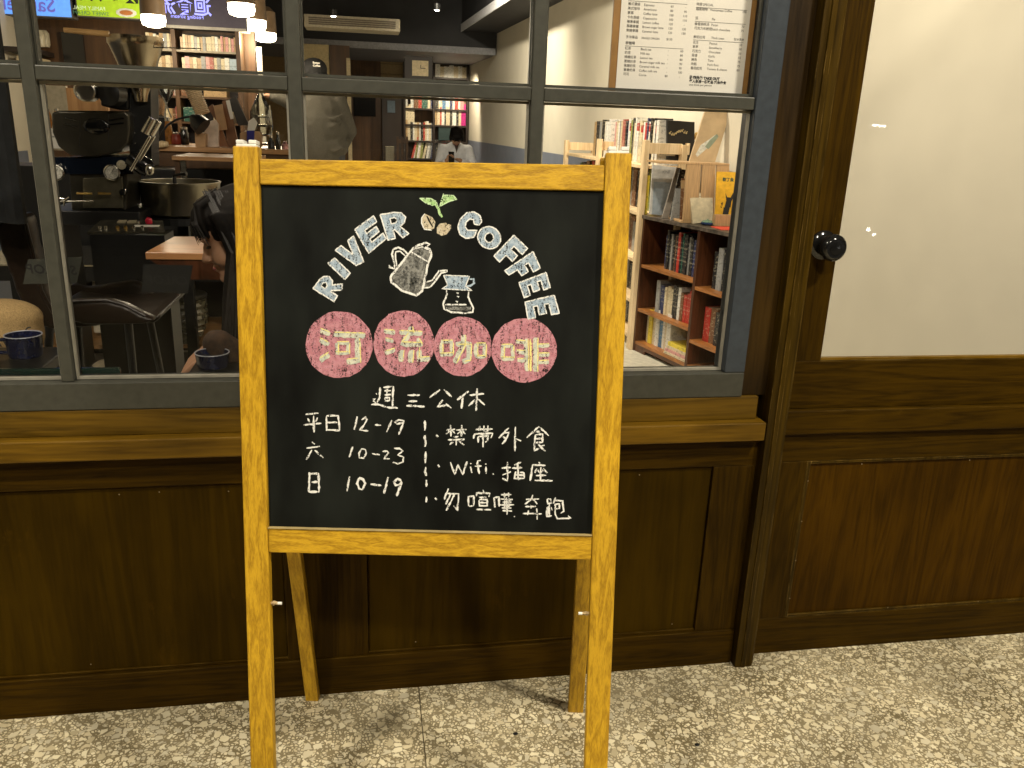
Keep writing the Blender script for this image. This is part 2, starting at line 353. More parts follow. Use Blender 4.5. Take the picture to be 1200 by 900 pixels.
# terrazzo slabs with thin recessed joints
jx = [-4.2, -2.77, -1.33, .1065, 1.55, 3.0, 4.4]; jy = [-6.5, -4.5, -2.9, -1.35, .2]
for i in range(len(jx)-1):
    for j in range(len(jy)-1):
        a = (jx[i]+.0011, jy[j]+.0011, -.0045); b = (jx[i+1]-.0011, jy[j+1]-.0011, 0)
        if jy[j] > -2 or (i in (1, 2, 3, 4)):
            o = B(a, b).build('floor_slab', M_TERR, g, bevel=.0008, seg=1)
struct(B((-3, .204, -.0045), (3, 12.2, 0)), 'interior_floor', M_PALEFLOOR)
def xwall(y): return 2.08-.04*y
mb = MB()
mb.add([V(xwall(.07), .07, 0), V(xwall(12), 12, 0), V(xwall(12), 12, 3.4), V(xwall(.07), .07, 3.4),
        V(xwall(.07)+.15, .07, 0), V(xwall(12)+.15, 12, 0), V(xwall(12)+.15, 12, 3.4), V(xwall(.07)+.15, .07, 3.4)],
       [(0, 1, 2, 3), (7, 6, 5, 4), (0, 4, 5, 1), (1, 5, 6, 2), (2, 6, 7, 3), (3, 7, 4, 0)])
rw = struct(mb, 'right_wall', M_WALL)
mb = MB()
mb.add([V(xwall(3.4)-.006, 3.4, 0), V(xwall(12)-.006, 12, 0), V(xwall(12)-.006, 12, 1.05), V(xwall(3.4)-.006, 3.4, 1.05),
        V(xwall(3.4)+.0, 3.4, 0), V(xwall(12)+.0, 12, 0), V(xwall(12)+.0, 12, 1.05), V(xwall(3.4)+.0, 3.4, 1.05)],
       [(0, 1, 2, 3), (7, 6, 5, 4), (0, 4, 5, 1), (1, 5, 6, 2), (2, 6, 7, 3), (3, 7, 4, 0)])
mb.build('wainscot', M_WAIN, rw)
lw = struct(B((-2.55, .07, 0), (-2.4, 12, 3.4)), 'left_wall', M_WALL)
B((-2.4, .07, 0), (-2.392, 5, 1.0)).build('wainscot', M_WAIN, lw)
struct(B((-2.55, 12, 0), (2.4, 12.15, 3.4)), 'back_wall', mat('brown_back_wall', (.2, .13, .05), .7))
struct(B((-2.55, .07, 3.0), (2.4, 12.15, 3.1)), 'interior_ceiling', M_CEIL)
# bulkhead running along the right wall and across the far end
def atwall(px, py):
    d = ray(px, py); n = V(1, .04, 0); return CAMP+d*((2.08+.04*0-CAMP.x-.04*CAMP.y)/(d.x+.04*d.y))
zb = .5*(atwall(552, 60).z+atwall(624, 11).z)
pA = atZ(540, 52, zb); pB = atZ(601, 0, zb)
bx0 = pB.x; 
bk = thing('ceiling_bulkhead', 'dark grey boxed bulkhead running along the top of the cream wall', 'bulkhead', (1.5, 6, zb))
x_in = lambda y: xwall(y)-.46
mb = MB(); mb.prism([V(x_in(.3), .3, zb), V(xwall(.3)-.003, .3, zb), V(xwall(9.6)-.003, 9.6, zb), V(x_in(9.6), 9.6, zb)], (0, 0, 2.99-zb))
mb.build('soffit_box', M_CEIL, bk)
mb = MB(); mb.prism([V(x_in(.3)-.012, .3, zb-.006), V(x_in(.3)-.001, .3, zb-.006), V(x_in(9.6)-.001, 9.6, zb-.006), V(x_in(9.6)-.012, 9.6, zb-.006)], (0, 0, .09))
mb.build('edge_trim', mat('pale_grey_trim', (.45, .45, .47), .5), bk)
zf = atY(352, 52, 9.6).z
fb = thing('far_bulkhead', 'lower grey soffit across the far end of the room above the bookcase', 'bulkhead', (0, 10.8, zf))
B((-2.39, 9.6, zf), (xwall(9.6)-.01, 11.99, 2.99)).build('soffit_box', M_CEIL, fb)
B((-2.38, 9.601, zf-.006), (xwall(9.6)-.02, 11.98, zf-.0005)).build('lit_soffit_lining', M_SOFFIT, fb)  # separate grey lining paints in the lit underside of the dark box
B((-2.39, 9.585, zf-.01), (xwall(9.6)-.02, 9.599, zf+.07)).build('edge_trim', mat('grey_trim', (.25, .25, .27), .5), fb)
# brown partition wall at left back
pw = struct(B((-2.39, 5.2, 0), (atY(300, 80, 5.2).x, 5.3, 2.99)), 'partition_wall', M_BROWNW)

# ------------------------------------------------------------------ outside arcade: ceiling and lamps
struct(B((-5, -6.5, 3.3), (6, -.001, 3.4)), 'arcade_ceiling', mat('arcade_ceiling_paint', (.3, .28, .24), .8))
struct(B((-5, -.0005, 1.95), (6, .3, 3.3)), 'upper_facade', mat('upper_facade_dark', (.05, .035, .02), .7)) if False else None
M_LAMP = mat('lamp_diffuser', (1, 1, 1), .5, emit=(1, .86, .62), es=6)
def ceiling_lamp(x, y, power, lab):
    t = thing('ceiling_lamp', lab, 'ceiling lamp', (x, y, 3.3))
    MB().lathe((x, y, 3.22), [(.15, 0), (.16, .02), (.16, .08)], 28).build('lamp_housing', M_WHITEP, t, smooth=True)
    MB().lathe((x, y, 3.205), [(.14, 0), (.14, .014)], 28).build('lamp_diffuser', M_LAMP, t, smooth=True)
    light('arcade_lamp_light', 'AREA', (x, y, 3.19), power, (1, .90, .72), .28, (x, y, 0), parent=t)
ceiling_lamp(-1.5, -1.6, 84, 'round white arcade ceiling lamp left of the chalkboard')
ceiling_lamp(1.75, -1.65, 108, 'round white arcade ceiling lamp over the door')
ceiling_lamp(.2, -2.9, 88, 'round white arcade ceiling lamp behind the viewer')

# ================================================================== SHOPFRONT WALL (wood below the window)
XR = .8425
wall = thing('shopfront_wall', 'dark stained timber panelled wall below the cafe window', 'wall', (0, .03, 0))
XL = -1.6
B((XL, .034, 0), (.955, .068, .72)).build('backing_board', M_WALLWOOD, wall)
B((XL, .0, 0), (.905, .0335, .098)).build('base_board', M_WALLWOODX, wall, bevel=.002)
B((XL, .004, .548), (.905, .0335, .622)).build('upper_rail', M_WALLWOODX, wall, bevel=.002)
st0, st1 = atY(334, 700, .004).x, atY(431, 710, .004).x
B((st0, .005, .0985), (st1, .0335, .5475)).build('stile', M_WALLWOOD, wall, bevel=.0015)
B((.80, .005, .0985), (.905, .0335, .5475)).build('stile', M_WALLWOOD, wall, bevel=.0015)
B((XL, .012, .099), (st0-.001, .0335, .5472)).build('panel', M_PANEL, wall, bevel=.003)
B((st1+.001, .012, .099), (.799, .0335, .5472)).build('panel', M_PANEL, wall, bevel=.003)
for a, b in ((XL, st0), (st1, .80)):
    mb = MB(); mb.box((a+.001, .0075, .099), (b-.001, .0125, .105)); mb.build('bead_moulding', M_WALLWOODX, wall, bevel=.001)
B((XL, -.030, .6235), (.9, .0335, .668)).build('sill', M_SILL, wall, bevel=.003)
B((XL, -.004, .6685), (.885, .0335, .7235)).build('sub_sill_rail', wood('sub_sill_wood', (.045, .024, .0015), (.125, .068, .005), 0, 12, .45, (.02, .009, .001), .6, 9, spec=.2), wall, bevel=.0015)
# jamb and post
for x, z in ((-.52, .53), (-.44, .532), (-.3, .528), (-.62, .12), (.3, .53), (.62, .531), (.74, .12), (.1, .12)): MB().ell((x, .0112, z), (.0016, .001, .0016), n=8, m=5).build('nail_head', mat('pale_nail', (.2, .15, .08), .5), wall)
B((XR+.001, .006, .724), (.906, .066, 2.3)).build('jamb', wood('jamb_wood', (.011, .0055, .0006), (.03, .015, .0014), 2, 10, .45, (.1, .055, .008), .68, 15, spec=.2), wall, bevel=.001)
post = thing('door_post', 'worn dark timber post between the cafe window and the door', 'post', (.93, .0, 0))
B((.907, -.022, 0), (.954, .068, 2.3)).build('post_core', M_POST, post, bevel=.003)
B((.9535, -.012, .001), (.961, .068, 2.3)).build('edge_bead', M_POST, post, bevel=.001)
mb = MB().box((.9225, -.0255, .002), (.934, -.0222, 2.3)); mb.build('face_bead', M_POST, post, bevel=.001)
M_NAIL = mat('pale_nail', (.2, .15, .08), .5)
nl = [(1.062, .028, z) for z in (.16, .27, .38, .49)]+[(1.35, .028, .112), (1.62, .028, .112), (1.2, .028, .53), (1.5, .028, .53)]

# ================================================================== WINDOW
win = thing('shop_window', 'large grey metal framed cafe window divided into panes', 'window', (0, .03, .7245))
ZT = 2.25
MX = [(-.599, -.576), (-.1395, -.1144), (.3246, .350)]
WL = -1.13
B((WL, -.006, .7245), (XR, .058, .782)).build('frame_bottom', M_FRAME, win, bevel=.0025)
B((.794, -.0055, .7825), (XR, .058, ZT)).build('frame_side', M_FRAMEB, win, bevel=.0025)
B((WL-.05, -.0055, .7245), (WL, .058, ZT)).build('frame_side', M_FRAME, win, bevel=.0025)
B((WL, -.006, ZT), (XR, .058, ZT+.055)).build('frame_top', M_FRAME, win, bevel=.0025)
for a, b in MX: B((a, -.001, .7825), (b, .05, ZT-.001)).build('mullion', M_FRAME, win, bevel=.002)
xs = [WL]+[v for p in MX for v in p]+[.794]
for i in range(0, len(xs), 2):
    a, b = xs[i], xs[i+1]
    B((a+.0005, .0, 1.347), (b-.0005, .049, 1.372)).build('glazing_bar', M_FRAME, win, bevel=.002)
    for z0, z1 in ((.7825, 1.3465), (1.3725, ZT-.001)):
        p = B((a+.001, .024, z0+.001), (b-.001, .030, z1-.001)).build('glass_pane', M_GLASS, win)
        mb = MB()
        mb.box((a+.0012, .014, z0+.0008), (b-.0012, .0235, z0+.006)); mb.box((a+.0012, .014, z1-.006), (b-.0012, .0235, z1-.0008))
        mb.box((a+.0012, .014, z0+.0062), (a+.005, .0235, z1-.0062)); mb.box((b-.005, .014, z0+.0062), (b-.0012, .0235, z1-.0062))
        mb.build('glazing_bead', M_BEAD if z0 < 1 else M_FRAME, win)
# ================================================================== DOOR
DY = .028
door = thing('wooden_door', 'dark stained timber door with a large glazed upper light', 'door', (1.4, DY, 0))
DX0, DXG, DXR = .9625, 1.046, 2.05
B((DX0, DY, .0), (DXR+.1, DY+.04, .104)).build('bottom_rail', M_WALLWOODX, door, bevel=.002)
B((DX0, DY, .1045), (1.053, DY+.04, .5425)).build('stile', M_WALLWOOD, door, bevel=.0015)
B((DXR, DY, .1045), (DXR+.1, DY+.04, .5425)).build('stile', M_WALLWOOD, door, bevel=.0015)
B((1.0535, DY+.007, .105), (DXR-.001, DY+.039, .542)).build('panel', M_PANELR, door, bevel=.004)
mb = MB(); mb.box((1.0537, DY+.001, .1047), (1.063, DY+.0068, .5423)); mb.box((1.0635, DY+.001, .1047), (DXR-.002, DY+.0068, .112)); mb.box((1.0635, DY+.001, .535), (DXR-.002, DY+.0068, .5423))
mb.build('bead_moulding', M_POST, door, bevel=.001)
B((DX0, DY+.001, .543), (DXR+.1, DY+.04, .6175)).build('lock_rail', M_WALLWOODX, door, bevel=.0015)
B((DX0, DY-.014, .618), (DXR+.1, DY+.04, .6795)).build('rail_moulding', M_WALLWOODX, door, bevel=.004)
B((DX0, DY+.001, .680), (DXR+.1, DY+.04, .797)).build('middle_rail', M_WALLWOODX, door, bevel=.0015)
B((DX0, DY, .7975), (DXG, DY+.04, 2.2)).build('stile', M_WALLWOOD, door, bevel=.0015)
B((DXR, DY, .7975), (DXR+.1, DY+.04, 2.2)).build('stile', M_WALLWOOD, door, bevel=.0015)
B((DX0, DY, 2.2005), (DXR+.1, DY+.04, 2.3)).build('top_rail', M_WALLWOODX, door, bevel=.0015)
B((DXG+.001, DY+.018, .798), (DXR-.001, DY+.024, 2.2)).build('glass_pane', M_GLASS, door)
B((DXG+.0012, DY+.006, .7975), (DXR-.0012, DY+.0175, .8035)).build('glazing_bead', M_SILL, door)
for x, y, z in nl: MB().ell((x, DY+.0008, z), (.0016, .0008, .0016), n=8, m=5).build('nail_head', M_NAIL, door)
kb = atY(966, 287, DY-.001)
kn = MB().lathe((kb.x-.004, DY-.0005, kb.z), [(r_*1.22, h_*1.0) for r_, h_ in [(.0265, 0), (.0265, .004), (.020, .007), (.0165, .012), (.014, .022), (.016, .030), (.022, .034), (.0245, .041), (.024, .050), (.019, .057), (.0175, .058), (.0175, .0565), (.011, .0565), (.011, .0585), (.004, .059)]], 32, (0, -1, 0))
kn.build('door_knob', M_BLACKGL, door, smooth=True)

# ================================================================== CHALKBOARD STAND
Q = dict(Xc=.1101, Yc=-.2684, Zh=1.2572, yaw=-.1893, t=.1554, W=.6568, d=.043, t2=.1487, ro=.0189)
def frame_axes(front):
    ca, sa = math.cos(Q['yaw']), math.sin(Q['yaw']); ro = Q['ro']
    wd = V(ca, sa, 0); dp = V(-sa, ca, 0)
    t = Q['t'] if front else Q['t2']
    ld = (dp*(-math.sin(t)) if front else dp*math.sin(t)) + V(0, 0, -math.cos(t))
    o = V(Q['Xc'], Q['Yc'], Q['Zh']) + dp*(-.01 if front else .01)
    es = wd*math.cos(ro) - ld*math.sin(ro); el = wd*math.sin(ro)+ld*math.cos(ro)
    nb = es.cross(el)       # outward?
    if nb.dot(V(0, 1, 0)) < 0: nb = -nb   # points back into the stand
    return o, es, el, nb
FO, FS, FL, FN = frame_axes(True)
RO, RS, RL, RN = frame_axes(False)
board = thing('chalkboard_stand', 'golden pine A-frame stand holding a black chalkboard with cafe hours in chalk', 'chalkboard sign', (.11, -.27, 0))
W2 = Q['W']/2
def ground_len(o, s, e, l): return (o+e*s).z/-l.z
for sx in (-1, 1):
    a, b = (-W2, -W2+.043) if sx < 0 else (W2-.043, W2)
    L0 = ground_len(FO, (a+b)/2, FS, FL)
    p = MB().frame(FO, FS, FN, FL, (a, 0, 0), (b, .019, L0)).build('front_leg', M_EASEL, board, bevel=.0025)
    a, b = (-.3339, -.3035) if sx < 0 else (.2875, .3177)
    if sx > 0: a, b = .279, .3145
    L1 = ground_len(RO, (a+b)/2, RS, RL)
    MB().frame(RO, RS, RN, RL, (a, -.002, .012), (b, .016, L1)).build('rear_leg', M_EASEL, board, bevel=.002)
    c = (-W2+.0215) if sx < 0 else (W2-.0215)
    mb = MB(); mb.frame(FO, FS, FN, FL, (c-.017, .004, -.004), (c+.017, .024, .001))
    mb.frame(FO, FS, FN, FL, (c-.017, .004, -.0105), (c-.004, .024, -.0042)); mb.frame(FO, FS, FN, FL, (c+.004, .004, -.0105), (c+.017, .024, -.0042))
    mb.build('hinge_cap', M_WHITEP, board, bevel=.0012)
    # stay cord end with knot
    q0 = FO+FS*(-W2+.043 if sx < 0 else W2-.043)+FL*(.795 if sx < 0 else .80)+FN*.01
    dx = FS*(1 if sx < 0 else -1)
    mb = MB(); mb.tube([q0-dx*.002, q0+dx*.006+V(0, 0, .001), q0+dx*.012], [.0028, .0034, .0025], 7); mb.tube([q0+dx*.004-V(0, 0, .004), q0+dx*.005+V(0, 0, .004)], .002, 6)
    cdp = mb.build('cord_knot', M_ROPE, board)
    MB().tube([q0+dx*.012, q0+dx*.019], .0028, 8).build('cord_end', M_WHITEP, cdp)
inn = W2-.0433
MB().frame(FO, FS, FN, FL, (-inn, .0025, .0197), (inn, .018, .0611)).build('top_rail', M_EASELX, board, bevel=.002)
MB().frame(FO, FS, FN, FL, (-inn, .0015, .6524), (inn, .018, .6973)).build('bottom_rail', M_EASELX, board, bevel=.002)
MB().frame(FO, FS, FN, FL, (-inn, -.001, .6512), (inn, .0085, .6522)).build('chalk_ledge', mat('chalky_ledge', (.38, .29, .12), .8), board)
panel = MB().frame(FO, FS, FN, FL, (-inn+.0002, .009, .0612), (inn-.0002, .014, .6511)).build('chalkboard_panel', M_BOARD, board)
MB().frame(FO, FS, FN, FL, (-inn, .0185, .06), (inn, .0215, .67)).build('backing_sheet', M_BROWNW, board)
# mid rail of the rear frame near its feet is hidden; a top rail joins the rear legs
MB().frame(RO, RS, RN, RL, (-.303, .001, .05), (.2785, .015, .09)).build('rear_rail', M_EASELX, board, bevel=.002)

# ------------------------------------------------------------------ chalk work, in the plane of the panel
BO = FO+FN*.009
def bp(px, py, lift=.0006): return atP(px, py, BO, FN) - FN*lift
rch = random.Random(3)
def ribbon(mb, pts, wpx, lift=.0006, jit=.12, closed=False, sub=4):
    """chalk stroke through photo points, width in photo pixels, laid on the board"""
    P = [bp(x, y, lift) for x, y in pts]
    if closed: P.append(P[0].copy())
    D = []
    for i in range(len(P)-1):
        L = (P[i+1]-P[i]).length; n = max(1, int(L/.0035))
        for k in range(n): D.append(P[i].lerp(P[i+1], k/n))
    D.append(P[-1])
    w0 = wpx*.00153/2
    Lr = []
    for i, p in enumerate(D):
        d = (D[min(i+1, len(D)-1)]-D[max(i-1, 0)])
        if d.length < 1e-7: d = FS.copy()
        d.normalize(); s = d.cross(FN).normalized()
        e = 1.0
        if not closed and (i == 0 or i == len(D)-1): e = .6
        ww = w0*e*(1+rch.uniform(-jit, jit)*1.5)
        jj = s*rch.uniform(-1, 1)*w0*.22
        Lr.append((p+s*ww+jj, p-s*ww+jj))
    o = len(mb.v); vs = [q for a in Lr for q in a]
    mb.add(vs, [(2*i, 2*i+1, 2*i+3, 2*i+2) for i in range(len(Lr)-1)])
    # thickness of the chalk layer: a second sheet is not needed; the stroke is a film
def fillpoly(mb, outer, holes=(), lift=.0004):
    loops = [[bp(x, y, lift) for x, y in l] for l in [outer]+list(holes)]
    flat = [p for l in loops for p in l]; mb.add(flat, [tuple(t) for t in tessellate_polygon(loops)])
def Z(ox, oy, s, pts): return [(ox+x*s, oy+y*s) for x, y in pts]

def quadmap(c, uv):
    (x0, y0), (x1, y1), (x2, y2), (x3, y3) = c  # TL TR BR BL
    r = []
    for u, v in uv:
        r.append(((x0*(1-u)+x1*u)*(1-v)+(x3*(1-u)+x2*u)*v, (y0*(1-u)+y1*u)*(1-v)+(y3*(1-u)+y2*u)*v))
    return r
def circ(cx, cy, rx, ry, n=24, a0=0): return [(cx+rx*math.cos(a0+2*math.pi*k/n), cy+ry*math.sin(a0+2*math.pi*k/n)) for k in range(n)]
GL = {
 'I': ([(0, 0), (1, 0), (1, 1), (0, 1)], None),
 'E': ([(0, 0), (1, 0), (1, .25), (.36, .25), (.36, .39), (.88, .39), (.88, .62), (.36, .62), (.36, .76), (1, .76), (1, 1), (0, 1)], None),
 'F': ([(0, 0), (1, 0), (1, .27), (.4, .27), (.4, .42), (.85, .42), (.85, .68), (.4, .68), (.4, 1), (0, 1)], None),
 'V': ([(0, 0), (.32, 0), (.52, .6), (.68, 0), (1, 0), (.7, 1), (.34, 1)], None),
 'R': ([(0, 0), (.55, 0), (.82, .06), (.97, .26), (.88, .48), (.68, .58), (1.02, .93), (.72, 1.04), (.42, .66), (.34, .68), (.36, 1), (0, 1)],
       [(.33, .2), (.52, .2), (.62, .3), (.52, .41), (.33, .42)]),
 'C': ([(.98, .25), (.82, .06), (.5, -.02), (.2, .1), (.02, .4), (.04, .7), (.25, .95), (.58, 1.03), (.92, .9), (.94, .62), (.7, .68), (.52, .72), (.36, .62), (.32, .44), (.42, .29), (.6, .27), (.72, .42), (.95, .4)], None),
 'O': (circ(.5, .5, .5, .5, 20), circ(.5, .5, .19, .22, 14)),
}
zs, zx, zy = 340/1200, 340, 210
LET = [('R', [(95, 452), (143, 388), (222, 438), (182, 506)]), ('I', [(157, 348), (185, 326), (249, 388), (227, 415)]),
       ('V', [(187, 294), (262, 235), (330, 328), (245, 372)]), ('E', [(268, 208), (345, 152), (397, 246), (325, 306)]),
       ('R', [(373, 147), (478, 130), (490, 232), (405, 252)]),
       ('C', [(716, 124), (804, 150), (762, 252), (680, 228)]), ('O', [(792, 182), (882, 216), (856, 302), (764, 268)]),
       ('F', [(925, 232), (982, 286), (902, 378), (843, 318)]), ('F', [(1004, 300), (1034, 368), (930, 425), (888, 378)]),
       ('E', [(1058, 386), (1076, 448), (968, 490), (947, 428)]), ('E', [(1092, 480), (1113, 554), (984, 578), (972, 508)])]
for ch, c in LET:
    outer, hole = GL[ch]
    o2 = Z(zx, zy, zs, quadmap(c, outer)); h2 = [Z(zx, zy, zs, quadmap(c, hole))] if hole else []
    mb = MB(); fillpoly(mb, o2, h2); L = mb.build('block_letter', M_CH_BL, panel)
    mb = MB(); ribbon(mb, o2, 1.5, .0008, closed=True)
    for h in h2: ribbon(mb, h, 1.3, .0008, closed=True)
    mb.build('letter_outline', M_CH_W, board) if False else mb.build('letter_outline', M_CH_W, panel)
# pink discs
for i, (cx, cy, rx, ry) in enumerate([(203, 684, 139, 138), (470, 679, 126, 137), (714, 692, 120, 124), (968, 707, 136, 133)]):
    px, py, qx, qy = zx+cx*zs, zy+cy*zs, rx*zs, ry*zs
    mb = MB(); oc = [(x+rch.uniform(-.5, .5), y+rch.uniform(-.5, .5)) for x, y in circ(px, py, qx, qy, 40)]
    fillpoly(mb, oc, lift=.0003 + i*.00004); mb.build('pink_disc', M_CH_P, panel)
    mb = MB()
    for k in range(6):
        f = .975-.05*k+rch.uniform(-.02, .01); a0 = rch.uniform(0, 6); n = 20; span = rch.uniform(1.5, 4.5)
        ribbon(mb, [(px+qx*f*math.cos(a0+span*j/n)+rch.uniform(-.3, .3), py+qy*f*math.sin(a0+span*j/n)+rch.uniform(-.3, .3)) for j in range(n)], rch.uniform(.8, 1.5), .00055)
    for k in range(15):
        yy = -.82+.115*k+rch.uniform(-.03, .03); hw = math.sqrt(max(.05, 1-yy*yy))*rch.uniform(.55, .88); o_ = rch.uniform(-.1, .1); tl = rch.uniform(-.08, .02)
        ribbon(mb, [(px+qx*(o_*hw+hw*(-1+2*j/8)), py+qy*(yy+tl*(-1+2*j/8)-.06*math.cos((-1+2*j/8)*1.5))+rch.uniform(-.4, .4)) for j in range(9)], rch.uniform(.8, 1.5), .00055)
    mb.build('pink_scribble', M_CH_P2, panel)
# heavy strokes of the four characters on the discs (zoom coordinates)
a1 = lambda pts: Z(355, 360, .125, pts)     # discs 1-2 close-up
a2 = lambda pts: Z(505, 360, 155/1200, pts) # discs 3-4 close-up
HE = [([(165, 215), (255, 255)], 6), ([(160, 305), (245, 350)], 6), ([(160, 500), (245, 440)], 6.5), ([(290, 255), (585, 265)], 6.5),
      ([(320, 335), (320, 440)], 4.5), ([(320, 335), (435, 335)], 4), ([(425, 335), (425, 440)], 4.5), ([(310, 430), (435, 430)], 4), ([(510, 290), (520, 520)], 6.5), ([(520, 500), (410, 510)], 7)]
LIU = [([(760, 225), (865, 235)], 5.5), ([(775, 300), (850, 320)], 5), ([(770, 430), (865, 400)], 5.5), ([(1010, 180), (1020, 240)], 6), ([(905, 235), (1120, 245)], 5.5),
       ([(990, 260), (930, 345), (1110, 350)], 6), ([(1075, 290), (1115, 365)], 5), ([(930, 400), (915, 510)], 6), ([(1020, 400), (1010, 520)], 6), ([(1095, 400), (1090, 490), (1190, 480)], 6)]
KA = [([(90, 310), (200, 310)], 4), ([(95, 320), (95, 430)], 4.5), ([(190, 320), (190, 430)], 4.5), ([(85, 430), (200, 425)], 4.5), ([(295, 250), (290, 350), (215, 505)], 6), ([(225, 335), (350, 335), (340, 480), (285, 490)], 6),
      ([(410, 330), (410, 450)], 5), ([(410, 335), (500, 335)], 3.5), ([(490, 335), (485, 455)], 4.5), ([(405, 450), (490, 450)], 4)]
FEI = [([(640, 350), (745, 350)], 4.5), ([(655, 350), (650, 470)], 4.5), ([(740, 345), (745, 470)], 4), ([(640, 465), (755, 470)], 5), ([(865, 285), (870, 580)], 5), ([(950, 275), (950, 585)], 6),
       ([(770, 310), (860, 320)], 5), ([(775, 400), (860, 410)], 5), ([(785, 480), (865, 480)], 5), ([(975, 350), (1075, 345)], 5), ([(980, 430), (1075, 430)], 5), ([(975, 500), (1070, 495)], 5)]
for fn, chs in ((a1, HE), (a1, LIU), (a2, KA), (a2, FEI)):
    mb = MB(); my = MB()
    for pts, wd in chs:
        pp = fn(pts); ribbon(mb, pp, wd, .0009, .05)
        dxx, dyy = pp[-1][0]-pp[0][0], pp[-1][1]-pp[0][1]; ll = max(.1, math.hypot(dxx, dyy))
        ox, oy = (wd/2-.4, 0) if abs(dyy) > abs(dxx) else (0, -(wd/2-.4))
        ribbon(my, [(x+ox, y+oy) for x, y in pp], 1.3, .0011)
    mb.build('chalk_character', M_CH_C, panel); my.build('yellow_edging', M_CH_Y, panel)
if True:
    mb = MB(); ribbon(mb, a2([(905, 290), (905, 580)]), 2.4, .0011); mb.build('yellow_edging', M_CH_Y, panel)
